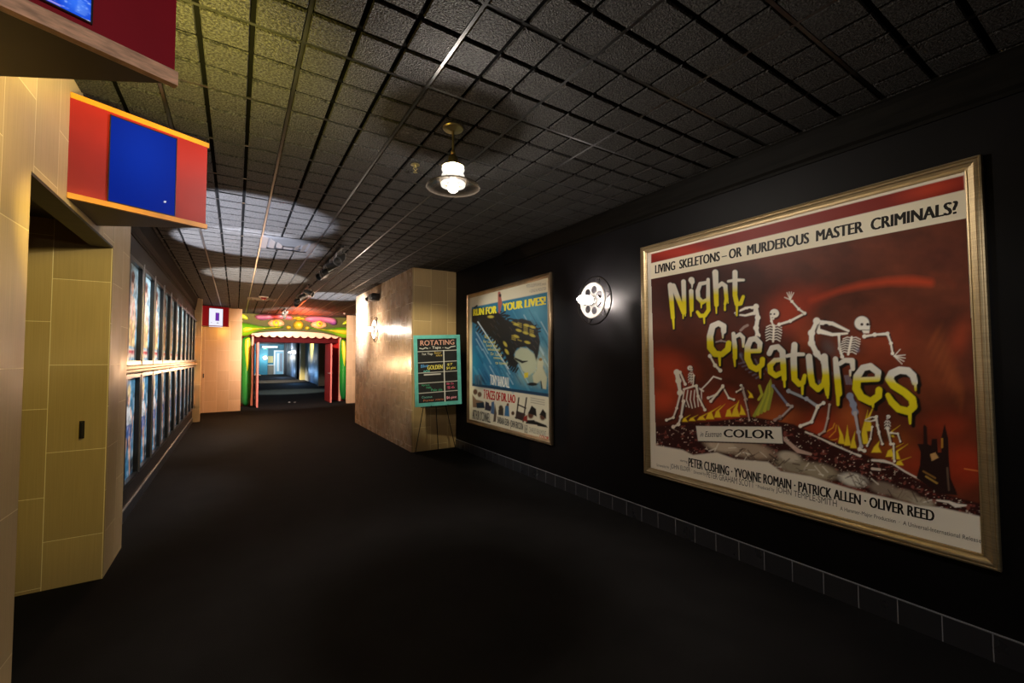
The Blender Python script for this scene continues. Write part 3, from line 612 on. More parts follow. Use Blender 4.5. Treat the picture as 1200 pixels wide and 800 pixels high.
skull(868.5, 451.5, 1.8, 1); bone([(870, 455), (874, 468)], [3, 2.4], hexc('b8a89c')); bone([(873, 468), (876, 480), (878, 492)], [1.6, 1.4, 1.4], hexc('c8b4a8')); bone([(863, 459), (868, 456)], [1.2, 1.2])
# small right rider
horse_skull(1026, 488, .5, -1); bone([(1027, 488), (1028, 498), (1030, 506)], [2, 2.4, 2]); skull(1041, 488, 2.6, -1); ribs(1040, 494, 7, 7, 3)
bone([(1022, 500), (1020, 514), (1016, 522)], [1.6, 1.6, 1.6]); bone([(1030, 508), (1034, 520)], [2, 1.8]); bone([(1040, 502), (1044, 520)], [2.6, 2]); bone([(1044, 507), (1052, 508), (1055, 517)], [1.6, 1.6, 1.4]); bone([(1047, 520), (1048, 540)], [2, 1.6])
p.blob(1038, 514, 9, 7, BSH, .5)
# dripping title
def letter(strokes, yb, slope=0, sh=3.0):
    fs = [(np.array(pt, float), wd) for pt, wd in strokes]
    for pt, wd in fs: p.stroke(pt+np.array([sh, sh*.75]), np.array(wd)+2.2, hexc('100708'), aa=.7)
    for pt, wd in fs:
        i, d = p.stroke_field(pt, wd)
        a = np.clip(.5-d/.9, 0, 1); y = p.Y[i]-slope*(p.X[i]-pt[0][0])
        f = np.clip((y-yb)/9+.5, 0, 1)[:, None]
        p.mixc(i, a, 0) if False else None
        c = hexc('ece6d8')*(1-f)+hexc('f0de1c')*f
        p.C[i] = p.C[i]*(1-a[:, None])+c*a[:, None]
S = 1.0
letter([([(785.5, 334), (788.5, 372)], [6, 4.5]), ([(788.7, 371), (789.5, 385)], [3.2, 1.6]), ([(789, 335), (801, 366)], [6, 5]), ([(801, 330), (802, 366)], [5.4, 4.4]), ([(800.5, 366), (800.5, 373)], [2, 1.2]), ([(803, 366), (803, 370)], [1.6, 1.2])], 349, sh=.8)
letter([([(810.3, 328), (811, 330)], [7, 6]), ([(811, 331), (811, 337)], [3, 1.2]), ([(810, 341), (810.5, 363)], [5.2, 4.6]), ([(809.5, 363), (809.6, 370)], [2.4, 1.8])], 347, sh=.8)
letter([([(828, 331), (820.5, 332.5), (817.6, 341), (818.2, 349), (823, 354), (829, 351)], [4, 4.6, 5, 5, 5, 4]), ([(829.8, 327.5), (829.8, 350), (830.4, 363), (826, 369.5), (820.5, 370), (817.3, 365.5)], [4, 4.6, 4.6, 4.6, 4.6, 3.6]), ([(822, 354), (821.8, 360.5)], [2.6, 1.2]), ([(825, 370), (825.3, 378.5)], [2.6, 1.6])], 350, sh=.8)
letter([([(838.2, 319), (839.6, 357)], [6.8, 5.2]), ([(839.2, 357), (839.5, 367)], [2.4, 1.4]), ([(841, 336), (846, 332), (850, 335), (851.3, 350), (849.6, 356)], [4.6, 4.6, 5, 4.4, 3]), ([(849.5, 356), (849.5, 363)], [2, 2.4]), ([(852.5, 350), (853.2, 355)], [2, 1.2])], 341, sh=.8)
letter([([(861.3, 319), (861.3, 346), (863.5, 356), (868, 355.5), (871, 347.5)], [6, 5.4, 5.4, 4.6, 3.8]), ([(853.4, 329.5), (862, 328), (871.4, 328)], [3, 4, 3]), ([(863.5, 357), (863.4, 369.5)], [3, 1.8])], 338, sh=.8)
letter([([(848, 388), (848, 382), (842, 378.5), (835, 382), (832, 394), (832.5, 407), (838, 414.5), (846, 415), (853, 409), (854, 402)], [6, 6.5, 6, 7, 7.5, 8, 7.5, 6.5, 7, 6.4]), ([(843, 415), (843.6, 428)], [4, 2]), ([(847, 388), (847, 395.5)], [3, 1.8])], 396, sh=1.2)
letter([([(859.5, 391), (861, 405), (861.5, 419)], [4.6, 5.6, 5]), ([(860.5, 418), (861.2, 429)], [3.4, 1.8]), ([(861, 395), (867, 391.5), (871, 395.5), (871, 406)], [3.8, 4.4, 4.4, 2.6])], 405, sh=1.2)
letter([([(877, 411.5), (890, 411), (890.5, 402), (885.5, 396.5), (879.5, 398), (876, 406), (876, 420), (880, 429), (886.5, 432.5), (893, 427), (893.5, 421)], [5, 5, 6, 6, 6.4, 7, 7.4, 7, 6.6, 6, 6]), ([(890.5, 432), (891, 442.5)], [3.4, 1.8])], 409, sh=1.6)
letter([([(901.5, 414), (904.5, 407.5), (911.5, 406), (917, 412), (918, 430), (919, 444)], [6, 6, 6, 7, 6.6, 5.4]), ([(917, 421), (908, 422), (902.5, 428), (903, 435.5), (909, 440), (917, 436)], [5, 5.6, 6.6, 6.6, 6.2, 5.6]), ([(919, 444), (919.4, 453)], [3, 2.4])], 423, sh=1.8)
letter([([(931, 404), (930, 420), (931, 444), (936.5, 450), (941, 448), (943, 440)], [7, 7.6, 7, 6.4, 6, 4.4]), ([(922, 417), (931, 415), (941.5, 415)], [4, 5, 4]), ([(940.2, 450), (940.4, 461.5)], [3.6, 2.4])], 431, sh=2)
letter([([(948, 418), (950, 440), (952, 450), (958.5, 456), (965, 450), (966.5, 440)], [7.6, 7.4, 7, 6.6, 6, 5]), ([(966, 418), (968.5, 450), (969.5, 462)], [8, 7.6, 4.4]), ([(969.5, 461), (970, 466)], [3, 1.8])], 435, sh=2.4)
letter([([(979, 420.5), (981, 440), (983, 461)], [6, 7.6, 7.6]), ([(982, 460), (982, 474)], [5, 3.4]), ([(984, 426), (990, 422), (998.5, 422.5), (999.5, 432)], [5, 5.6, 6.6, 5]), ([(996.5, 434), (996.3, 440)], [3, 2])], 441, sh=2.6)
letter([([(1006, 445), (1028.5, 444), (1029, 436), (1020, 429), (1011, 431), (1004.5, 441), (1003.5, 455), (1009, 465), (1020, 470.5), (1029.5, 464), (1030, 457)], [6, 6, 7.6, 7.6, 7.6, 9, 9.4, 9, 8.6, 8, 8]), ([(1022.5, 472), (1023, 477)], [4.4, 2])], 442, sh=3.4)
letter([([(1072, 448), (1070, 440), (1064, 434.5), (1054, 433.5), (1045, 437.5), (1042, 444), (1047, 451.5), (1060, 459.5), (1069, 467.5), (1070.5, 476), (1064.5, 482), (1053, 479), (1045, 471), (1040.5, 463)], [7, 8, 8.6, 8.6, 9, 9.4, 9, 9, 9, 9, 8.6, 8.4, 8, 6]), ([(1066, 484), (1066.6, 496)], [4.6, 2.6]), ([(1072.5, 448), (1073, 457)], [3.6, 2])], 451, .25, sh=3.6)
# plaque and lettering
p.poly([(817, 500.5), (916.5, 501.5), (919, 521), (819, 518)], BSH); p.poly([(815.5, 499), (915.5, 500), (917.5, 519.5), (818, 516.4)], hexc('e2dccd'))
p.text('COLOR', [(848.5, 512), (907, 514.2), (907, 503.5), (848.5, 502.8)], BLK, .045)
p.text('in Eastman', [(820.5, 511.5), (845.5, 512), (845.5, 505), (820.5, 505.5)], BLK, 0, shear=.3)
p.text('LIVING  SKELETONS – OR  MURDEROUS  MASTER  CRIMINALS?', [(768, 320.6), (1121.8, 250), (1121.8, 234.7), (768, 310.6)], BLK, .036)
p.text('PETER CUSHING · YVONNE ROMAIN · PATRICK ALLEN · OLIVER REED', [(807, 546.5), (1094.5, 611), (1094.5, 598), (807, 536)], BLK, .024)
p.text('starring', [(797, 541), (805.5, 543), (805.5, 539.5), (797, 537.8)], BLK, 0)
GR = hexc('4a4640')
p.text('Screenplay by', [(769.5, 547), (784, 549.5), (784, 545.5), (769.5, 543)], GR)
p.text('JOHN ELDER ·', [(785.5, 550), (811, 554.6), (811, 548), (785.5, 542.8)], GR)
p.text('Directed by', [(813, 555.5), (827, 558), (827, 553.5), (813, 551)], GR)
p.text('PETER GRAHAM SCOTT ·', [(828, 558.8), (886.5, 572.5), (886.5, 564.5), (828, 552)], GR)
p.text('Produced by', [(888, 573), (907.5, 577), (907.5, 571.5), (888, 568)], GR)
p.text('JOHN TEMPLE-SMITH', [(909.5, 578), (980.7, 596.5), (980.7, 586), (909.5, 569.5)], GR)
p.text('A Hammer-Major Production  ·  A Universal-International Release', [(984.5, 599), (1150, 638), (1150, 631), (984.5, 593)], GR)
p.build('printed_sheet', M['ink'], t1)

# ------------------------------------------------------------------ second framed poster on the right wall
t2 = thing('film_poster', (XR, 5.38, .49), 'bronze-framed blue film poster headed in yellow letters beside the tiled pillar', 'poster')
ys, zs = frame_rails((549, 345), (647.5, 320), (648, 522), (549, 494), XR-.001, .06, M['gold_dark'], t2, PROF)
boxo('backing_board', (XR-.008, ys[1]+.03, zs[1]+.03), (XR-.001, ys[0]-.03, zs[0]-.03), M['paper_back'], t2)
p = Print([(XA, ys[0]-.05, zs[0]-.05), (XA, ys[1]+.05, zs[0]-.05), (XA, ys[1]+.05, zs[1]+.05), (XA, ys[0]-.05, zs[1]+.05)], 240, 320)
p.fill(hexc('d8cdb0'))
BLU = [(553, 360), (641.5, 342), (642.8, 465), (553.5, 451.5)]
p.poly(BLU, hexc('23708f'))
for x, y, rx, ry, c, a in ((625, 365, 26, 22, '4f97ac', .8), (638, 395, 14, 40, '3f7f90', .7), (570, 440, 26, 24, '2c6690', .8), (560, 400, 14, 30, '1c4a74', .8), (575, 430, 16, 20, '3c7a9c', .6), (632, 430, 18, 34, 'b8b890', .9), (618, 440, 22, 20, '9aa888', .7), (563, 447, 12, 12, '14202c', .8), (595, 440, 16, 14, '3a6a84', .6)):
    p.blob(x, y, rx, ry, hexc(c), a)
for k in range(90):
    x = 555+(k*29 % 84); y = 362+(k*37 % 76)
    L_ = 10+(k*13 % 18); p.stroke([(x, y), (x+L_*.55, y+L_)], 1.3 if k % 4 else 2.6, hexc(('9cc4d4', '123c5c', '5a9cb4', 'c4dce0')[k % 4 if k % 4 else 2]), alpha=.4)
p.poly([(553.5, 449), (642.6, 461), (642.8, 465), (553.5, 452)], hexc('1c3850'))
DK = hexc('17130f')
p.poly([(553, 362), (585, 367), (592, 374), (600, 377), (612, 373), (622, 376), (630, 385), (633, 400), (631, 414), (628, 424), (625, 412), (616, 406), (606, 408), (602, 416), (608, 425), (604, 431), (597, 428), (592, 417), (584, 404), (572, 392), (560, 381), (553, 377)], DK, aa=.8)
for k in range(46):
    x = 556+(k*17 % 74); y = np.interp(x, [553, 585, 600, 632], [364, 370, 378, 388])+(k*11 % 7)-4
    p.stroke([(x, y), (x+3+(k % 3), y-2.5+(k % 4))], 1.8, DK)
    x = 560+(k*13 % 48); y = np.interp(x, [553, 572, 584, 597, 606], [377, 392, 404, 428, 431])+(k*7 % 5)-2
    p.stroke([(x, y), (x-2, y+3)], 1.6, DK)
for k in range(30):
    x = 560+(k*23 % 70); y = 372+(k*19 % 36); p.stroke([(x, y), (x+3, y+4)], .7, hexc('4a3c30' if k % 2 else '2c3a44'), alpha=.7)
for k in range(16):
    x = 600+(k*7 % 28); y = 377+(k*5 % 22); p.stroke([(x, y), (x+4, y+1.4)], 1.1, hexc('b09c38'), alpha=.8)
for x, y, a in ((605, 380, .2), (617, 381, .25), (624, 383, .3), (608, 387, .3), (616, 390, .3), (624, 393, .35), (605, 394, .4), (618, 401, .3), (592, 403, 1), (594, 412, 1), (575, 371, 0)):
    p.blob(x, y, 5, 2.2, hexc('c8b440'), .9, hard=.4, rot=a)
p.poly([(604, 412), (610, 407), (618, 408), (626, 415), (629, 425), (628, 434), (620, 440), (612, 434), (608, 425), (603, 420)], hexc('b4b898'), aa=1)
p.stroke([(604, 420), (612, 424), (618, 423)], [2, 3, 1], DK); p.stroke([(560, 377), (596, 432)], 1.1, hexc('c8d4d8'))
p.poly([(630, 424), (634, 418), (637, 424), (636, 432), (641, 442), (640, 456), (636, 455), (634, 445), (626, 452), (624, 440), (629, 434)], hexc('c0bc98'), aa=.6); p.blob(633.5, 421, 2.6, 2.4, hexc('8a6a38'), 1, hard=.5)
p.blob(624, 450, 8, 2.6, DK, 1, hard=.5); p.stroke([(634, 447), (635, 455)], 1.2, DK); p.poly([(614, 437), (619, 436), (619, 442), (614.5, 443)], hexc('d8c030'))
for x in (557, 560, 563): p.stroke([(x, 440), (x+1, 450)], 1.6, hexc('4a5a68'))
p.stroke([(585, 343), (586, 355), (585, 366)], [3, 5, 2], hexc('a85a4a')); p.blob(586, 346, 2, 3, hexc('2a1414'), 1, hard=.4)
# heads and figures along the foot of the sheet
for x, y, r, c in ((557, 459, 3.4, '5a3a28'), (562, 462, 3.2, '6a4a34'), (574, 478, 3, '3a3030'), (587, 478, 3.4, '4a3a2c'), (601, 484, 2.4, '4a3020'), (622, 486, 4.5, '5a3420'), (636, 488, 4.5, '5a3824')):
    p.blob(x, y, r, r*1.3, hexc(c), 1, hard=.5)
p.poly([(553.5, 462), (558, 468), (566, 470), (567, 478), (554, 477)], hexc('8a6a50')); p.poly([(558, 472), (567, 471), (568, 478), (559, 478)], hexc('1c2c38'))
p.poly([(569, 470), (573, 472), (575, 482), (568, 480)], hexc('34303a')); p.poly([(576, 471), (579, 470), (580, 486), (575, 484)], hexc('4a6484')); p.poly([(580, 473), (582, 484), (581, 494), (578, 494)], hexc('5a4a3c'))
p.poly([(592, 476), (596, 472), (597, 488), (591, 487)], hexc('3a6a90')); p.poly([(584, 480), (590, 478), (590, 487), (584, 486)], hexc('3c3228')); p.blob(595, 474, 1.8, 2.4, hexc('7a4a34'), 1, hard=.5)
for q in ([(605, 490), (608, 466)], [(613, 494), (617, 466)], [(607, 474), (616, 478)], [(606, 482), (615, 486)], [(604, 489), (612, 492)]): p.stroke(q, 1.6, hexc('2a1a18'))
p.poly([(605, 482), (615, 484), (614, 492), (604, 490)], hexc('3a2a26')); p.poly([(619, 484), (623, 475), (628, 479), (629, 488), (625, 486)], DK); p.poly([(632, 486), (636, 479), (640, 484), (640, 491), (636, 487)], DK)
p.poly([(617, 492), (626, 492), (631, 498), (616, 496)], DK); p.poly([(627, 493), (640, 498), (642, 501), (630, 499)], DK); p.poly([(614, 488), (618, 486), (618, 494), (613, 493)], hexc('8a2418'))
YL = hexc('ecdc30'); SH = hexc('10242c')
p.text('RUN FOR', [(555, 370), (581.7, 367), (581.7, 358), (555, 362)], YL, .10); p.text('YOUR LIVES!', [(589.5, 364.5), (639, 356.8), (639, 347), (589.5, 355.5)], YL, .10)
for k, (tx, x0_, x1_, y_) in enumerate((('Run', 568, 573, 396), ('for cover!', 566.5, 580.5, 401.5), ('Lock the', 570, 582.5, 406), ('windows!', 571.5, 586, 410.5), ('Dr. Lao\'s', 575, 588, 416), ('coming', 578.5, 588.5, 421), ('to town!', 580.5, 595, 426.5))):
    p.text(tx, [(x0_, y_), (x1_, y_+1), (x1_, y_-2.6), (x0_, y_-3.6)], hexc('d8cc60'), .02)
p.text('TONY RANDALL', [(574.4, 450.6), (597, 454.6), (597, 442.5), (574.4, 438.3)], hexc('e4e0d0'), .02)
p.text('7 FACES OF DR. LAO', [(567, 467), (603.7, 472.4), (603.7, 462.6), (567, 456)], hexc('b8201c'), .035)
p.text('ARTHUR O\'CONNELL', [(553.7, 490.6), (574.7, 495.4), (574.7, 484), (553.7, 479)], GR, .015)
p.text('BARBARA EDEN · JOHN ERICSON', [(583, 498), (613, 506.4), (613, 496), (583, 487.6)], GR, .015)
p.text('NOAH BEERY', [(614.5, 507), (618.5, 508), (618.5, 498), (614.5, 497)], GR)
p.text('CHARLES BEAUMONT', [(620, 506), (640, 511), (640, 505), (620, 500)], hexc('8a8474'))
p.text('COLOR', [(632.5, 513.4), (643, 515.8), (643, 511.6), (632.5, 509.2)], hexc('c02a1c'), .03)
p.text('METRO-GOLDWYN-MAYER presents', [(617, 338.6), (640, 334.8), (640, 330.2), (617, 333.4)], hexc('8a8478'))
p.text('A GEORGE PAL PRODUCTION', [(620.6, 343), (640, 339.6), (640, 335.8), (620.6, 339.6)], hexc('8a8478'))
for k in range(3): p.stroke([(622, 466+k*2.6), (638, 469+k*2.6)], .6, hexc('8a8070'))
p.build('printed_sheet', M['ink'], t2)

# ------------------------------------------------------------------ rows of one-sheet posters on the left wall
def one_sheet(parent, z0, z1, y0, y1, x, seed, low):
    p = Print([(x, y0, z1), (x, y1, z1), (x, y1, z0), (x, y0, z0)], 46, 70, photo=False, size=(66, 100))
    r = random.Random(seed); J = lambda a: r.uniform(-a, a)
    sky, deep, skin, pale, darkc = hexc('8fc4e0'), hexc('2f7fae'), hexc('e8b8a0'), hexc('f0e6dc'), hexc('20242c')
    p.fill(deep if low else sky)
    p.blob(30, 20, 46, 40, hexc('4a9cc8' if low else 'b8dcec'), .9); p.blob(55, 70, 30, 40, hexc('3a88b4' if low else '6aaed0'), .7)
    for k in range(7): p.blob(r.uniform(0, 66), r.uniform(0, 100), r.uniform(4, 14), r.uniform(4, 10), pale, .45)
    if low:
        p.poly([(20, 30), (44, 28), (48, 58), (16, 58)], hexc('dfe9f2')); p.blob(32, 20, 9, 11, skin, 1, hard=.6); p.blob(32, 13, 11, 8, hexc('d8c48a'), 1, hard=.5)
        p.poly([(14, 48), (50, 46), (52, 66), (34, 70), (14, 66)], hexc('2a5fa8'))
        p.stroke([(24, 64), (20, 84), (18, 98)], [10, 7, 5], skin); p.stroke([(42, 64), (46, 82), (48, 98)], [10, 7, 5], skin)
        p.stroke([(20, 34), (8, 50), (12, 62)], [5, 4, 3], skin); p.stroke([(44, 32), (58, 44), (56, 60)], [5, 4, 3], skin)
        p.blob(10, 94, 10, 6, darkc, .9, hard=.4); p.blob(56, 96, 10, 5, darkc, .8, hard=.4); p.blob(8, 20, 7, 12, darkc, .7)
    else:
        p.poly([(16, 34), (46, 30), (52, 70), (44, 84), (18, 84), (10, 68)], hexc('f2d6c2')); p.blob(30, 22, 10, 12, skin, 1, hard=.6); p.blob(29, 13, 13, 9, hexc('6a3a2a'), 1, hard=.5)
        p.poly([(12, 58), (50, 56), (54, 84), (10, 86)], hexc('f0cf8e')); p.stroke([(18, 40), (6, 60), (14, 74)], [6, 5, 4], skin); p.stroke([(46, 36), (58, 52), (48, 64)], [6, 5, 4], skin)
        p.stroke([(24, 40), (30, 56), (28, 80)], 3, hexc('d85a6a'), alpha=.7); p.blob(44, 46, 8, 9, hexc('e8e4f0'), .9); p.poly([(4, 88), (62, 87), (62, 96), (4, 97)], hexc('e8dcd2'))
        p.text('A', [(8, 95), (18, 95), (18, 89), (8, 89)], hexc('c8203c')) if False else None
        p.poly([(8, 89.5), (40, 89), (40, 92.5), (8, 93)], hexc('c8304c')); p.blob(12, 30, 6, 8, darkc, .75, hard=.3); p.blob(58, 74, 6, 10, darkc, .8, hard=.3)
    for k in range(10): p.blob(r.uniform(0, 66), r.uniform(0, 100), r.uniform(2, 6), r.uniform(3, 8), r.choice([darkc, darkc, pale, skin, hexc('c84a5a'), hexc('f0d070')]), .75, hard=.2)
    p.poly([(0, 82), (14, 86), (10, 100), (0, 100)], darkc, aa=2, alpha=.8); p.poly([(66, 60), (58, 66), (60, 84), (66, 88)], darkc, aa=2, alpha=.7)
    n_ = fbm(p.X/7+seed, p.Y/5, seed+40); p.C = p.C*(1-.5*np.clip((n_-.52)*6, 0, 1)[:, None])+.25*np.clip((.42-n_)*6, 0, 1)[:, None]
    p.C *= (.85+.3*fbm(p.X/6+seed, p.Y/6, seed))[:, None]
    return p.build('printed_sheet', M['ink'], parent)
ORD = ['first', 'second', 'third', 'fourth', 'fifth', 'sixth', 'seventh', 'eighth', 'ninth', 'tenth', 'eleventh']
PITCHY = .77; Y1 = 6.10-.77
def one_sheet_thing(low):
    z0, z1 = (.37, 1.43) if low else (1.52, 2.56)
    t = thing('framed_poster', (XP, Y1+.385, z0), '', 'poster', 'one-sheet posters on the left wall')
    ya, yb = Y1+.012, Y1+PITCHY-.012; d = .055; fw = .07; x = XP+.001
    b = MB()
    b.box((x, ya, z0), (x+d, ya+fw, z1), .003); b.box((x, yb-fw, z0), (x+d, yb, z1), .003); b.box((x, ya+fw, z1-.04), (x+d, yb-fw, z1)); b.box((x, ya+fw, z0), (x+d, yb-fw, z0+.04))
    b.build('frame', M['frame_black'], t)
    boxo('edge_clip', (x+d, yb-.010, z0+.02), (x+d+.006, yb-.002, z1+(.03 if not low else -.02)), M['silver'], t)
    one_sheet(t, z0+.04, z1-.04, yb-fw, ya+fw, x+.018, 5+low, low)
    return t
for low in (0, 1):
    src = one_sheet_thing(low)
    for k in range(11):
        t = src if k == 0 else copy_tree(src)
        t.location.y = Y1+.385+k*PITCHY-.10
        t['label'] = ('pale figure poster in black frame, ' if not low else 'blue swimmer-like poster in black frame, ')+('upper' if not low else 'lower')+' row, '+ORD[k]+' from the tiled pier'
        if low: t['label'] = t['label'].replace('swimmer-like ', 'figure ')
b = MB(); b.box((XP+.002, 4.86, 1.45), (XP+.08, 13.46, 1.475), .004); b.box((XP+.002, 4.86, 1.475), (XP+.02, 13.46, 1.505))
tag(b.build('poster_ledge', M['ledge']), 'long narrow tan wooden ledge between the two rows of framed posters', 'ledge')

# ------------------------------------------------------------------ wedge-shaped screen signs
def wedge_sign(A, B_, C_, z0, z1, red, trim, tr_h, label, screen_px, screen_fn):
    A, B_, C_ = np.array(A), np.array(B_), np.array(C_)
    t = thing('screen_sign', (A[0], A[1], z0), label, 'sign')
    b = MB(); b.mi = 0; b.prism([A, B_, C_], z0+.004, z1-.004)
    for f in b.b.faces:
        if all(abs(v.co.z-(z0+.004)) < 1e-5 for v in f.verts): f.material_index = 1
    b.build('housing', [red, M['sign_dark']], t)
    d = (B_-A); L_ = np.linalg.norm(d); d = d/L_; n = np.array([d[1], -d[0]])
    if n[1] > 0: n = -n
    def strip(za, zb, nm):
        q = [A+n*.006, B_+n*.006+d*.008, B_+d*.008-n*.02, A-n*.02]
        b = MB(); b.prism(q, za, zb); b.build(nm, trim, t)
    strip(z0, z0+tr_h, 'bottom_trim'); strip(z1-.03, z1, 'top_trim')
    e = (C_-B_); e = e/np.linalg.norm(e)
    P0 = np.array([A[0], A[1], z0]); n3 = np.array([n[0], n[1], 0])
    pts = [on_face(P0+n3*.004, n3, *q) for q in screen_px]
    us = [float(np.dot(q[:2]-A, d)) for q in pts]; zz = [q[2] for q in pts]
    u0, u1 = (us[0]+us[3])/2, (us[1]+us[2])/2; za, zb = (zz[2]+zz[3])/2, (zz[0]+zz[1])/2
    zb = min(zb, z1-.05)
    def P(u, z, o=.005): q = A+d*u+n*o; return (q[0], q[1], z)
    b = MB()
    for (ua, ub, zc, zd) in ((u0-.004, u0, za-.004, zb+.004), (u1, u1+.004, za-.004, zb+.004), (u0, u1, zb, zb+.004), (u0, u1, za-.004, za)):
        q0, q1 = A+d*ua, A+d*ub
        b.prism([q0+n*.009, q1+n*.009, q1-n*.01, q0-n*.01], zc, zd)
    b.build('screen_bezel', M['frame_black'], t)
    pr = Print([P(u0, zb), P(u1, zb), P(u1, za), P(u0, za)], 60, 60, photo=False, size=(100, 100))
    screen_fn(pr); pr.build('screen', M['screen'], t)
    return t
M['screen'] = paint_mat('lit_display', .3, .05, 1.0)
def scr_blue(pr):
    pr.fill(hexc('001f86')); pr.blob(50, 30, 90, 80, hexc('0634b0'), .6); pr.blob(84, 85, 1.6, 1.6, hexc('ffffff'), 1, hard=.5)
def scr_bright(pr):
    pr.fill(hexc('0a3ccc')); pr.blob(88, 60, 22, 60, hexc('3a7cff'), .8)
    n = fbm(pr.X/3, pr.Y/9, 4); pr.C += (np.clip((n-.62)*3, 0, 1)*(pr.X > 74))[:, None]*np.array([.4, .6, .9])
    for k in range(10): pr.stroke([(90+k, 40+k*3), (88+k*.8, 88)], .8, hexc('7fb0ff'), alpha=.3)
    pr.text('TK', [(8, 80), (72, 80), (72, 56), (8, 56)], hexc('f4f4ff'), .02)
    pr.stroke([(6, 86), (72, 86)], 1.6, hexc('5a78d8')); pr.stroke([(4, 94), (74, 93)], 5, hexc('9a90e8')); pr.blob(98.5, 98, 3, 3, hexc('ffffff'), 1, hard=.3)
def scr_white(pr):
    pr.fill(hexc('f4f2ff')); pr.poly([(46, 22), (74, 22), (74, 66), (46, 66)], hexc('5a2a9a')); pr.poly([(54, 22), (64, 22), (64, 66), (54, 66)], hexc('8a3ab8'), alpha=.6)
    pr.poly([(55, 76), (70, 76), (70, 79), (55, 79)], hexc('302838')); pr.poly([(12, 76), (22, 76), (22, 78), (12, 78)], hexc('a098b0'))
wedge_sign((XL, 3.205), (-.186, 3.49), (XL, 3.80), 2.44, 3.02, M['sign_red'], M['orange_trim'], .03, 'red wedge-shaped wall sign with plain blue screen above the alcove opening', [(130, 131), (207, 161), (204, 253), (127, 235)], scr_blue)
wedge_sign((XL, 1.41), (-.18, 1.70), (XL, 2.02), 2.44, 3.05, M['sign_crimson'], M['raw_wood'], .045, 'crimson wedge-shaped wall sign with pale wood edge and bright blue screen', [(-60, -90), (106, -20), (107, 28), (-60, -55)], scr_bright)
wedge_sign((-.84, 14.95), (-.20, 15.25), (-.84, 15.56), 2.53, 3.10, M['sign_crimson'], M['sign_crimson'], .02, 'small red wall sign with white screen and purple bar near the monster doorway', [(245, 361), (261, 362), (261, 383), (245, 383)], scr_white)

# ------------------------------------------------------------------ hanging lamp
PX, PY = 1.204, 2.6
t = thing('pendant_lamp', (PX, PY, 2.66), 'brass pendant lamp with stacked glowing rings and wide glass brim hanging from the ceiling', 'lamp')
O = (PX, PY, 0)
MB().lathe([(0, ZC-.008), (.066, ZC-.008), (.070, ZC-.014), (.066, ZC-.022), (.03, ZC-.028), (.012, ZC-.034), (0, ZC-.034)], O).build('ceiling_canopy', M['brass'], t, True)
MB().lathe([(0, ZC-.03), (.0075, ZC-.03), (.0075, 2.955), (0, 2.955)], O, n=16).build('stem', M['brass'], t, True)
MB().lathe([(0, 2.965), (.013, 2.963), (.016, 2.955), (.016, 2.942), (.013, 2.936), (.026, 2.925), (.034, 2.91), (.036, 2.87), (.036, 2.862), (.070, 2.858), (.075, 2.853), (.073, 2.850), (0, 2.850)], O).build('socket_cap', M['brass'], t, True)
for za, zb in ((2.820, 2.845), (2.778, 2.802)):
    MB().lathe([(.062, za), (.073, za+.003), (.077, (za+zb)/2), (.073, zb-.003), (.062, zb), (.058, (za+zb)/2)], O, closed=True).build('glass_ring', M['ring_glow'], t, True)
MB().lathe([(.058, 2.752), (.120, 2.742), (.170, 2.724), (.178, 2.716), (.180, 2.712), (.176, 2.711), (.168, 2.718), (.118, 2.736), (.058, 2.746)], O, n=48, closed=True).build('brim', M['brim_glass'], t, True)
MB().lathe([(.088, 2.760), (.090, 2.757), (.090, 2.752), (.086, 2.750), (.083, 2.754), (.084, 2.758)], O, closed=True).build('brim_collar', M['brass'], t, True)
MB().lathe([(.078, 2.744), (.083, 2.738), (.080, 2.722), (.066, 2.716), (.060, 2.722), (.064, 2.738)], O, closed=True).build('lower_glass_ring', M['ring_glow'], t, True)
MB().lathe([(0, 2.676), (.018, 2.679), (.032, 2.690), (.038, 2.707), (.032, 2.726), (.020, 2.742), (.014, 2.755), (0, 2.757)], O).build('bulb', M['bulb_glow'], t, True)

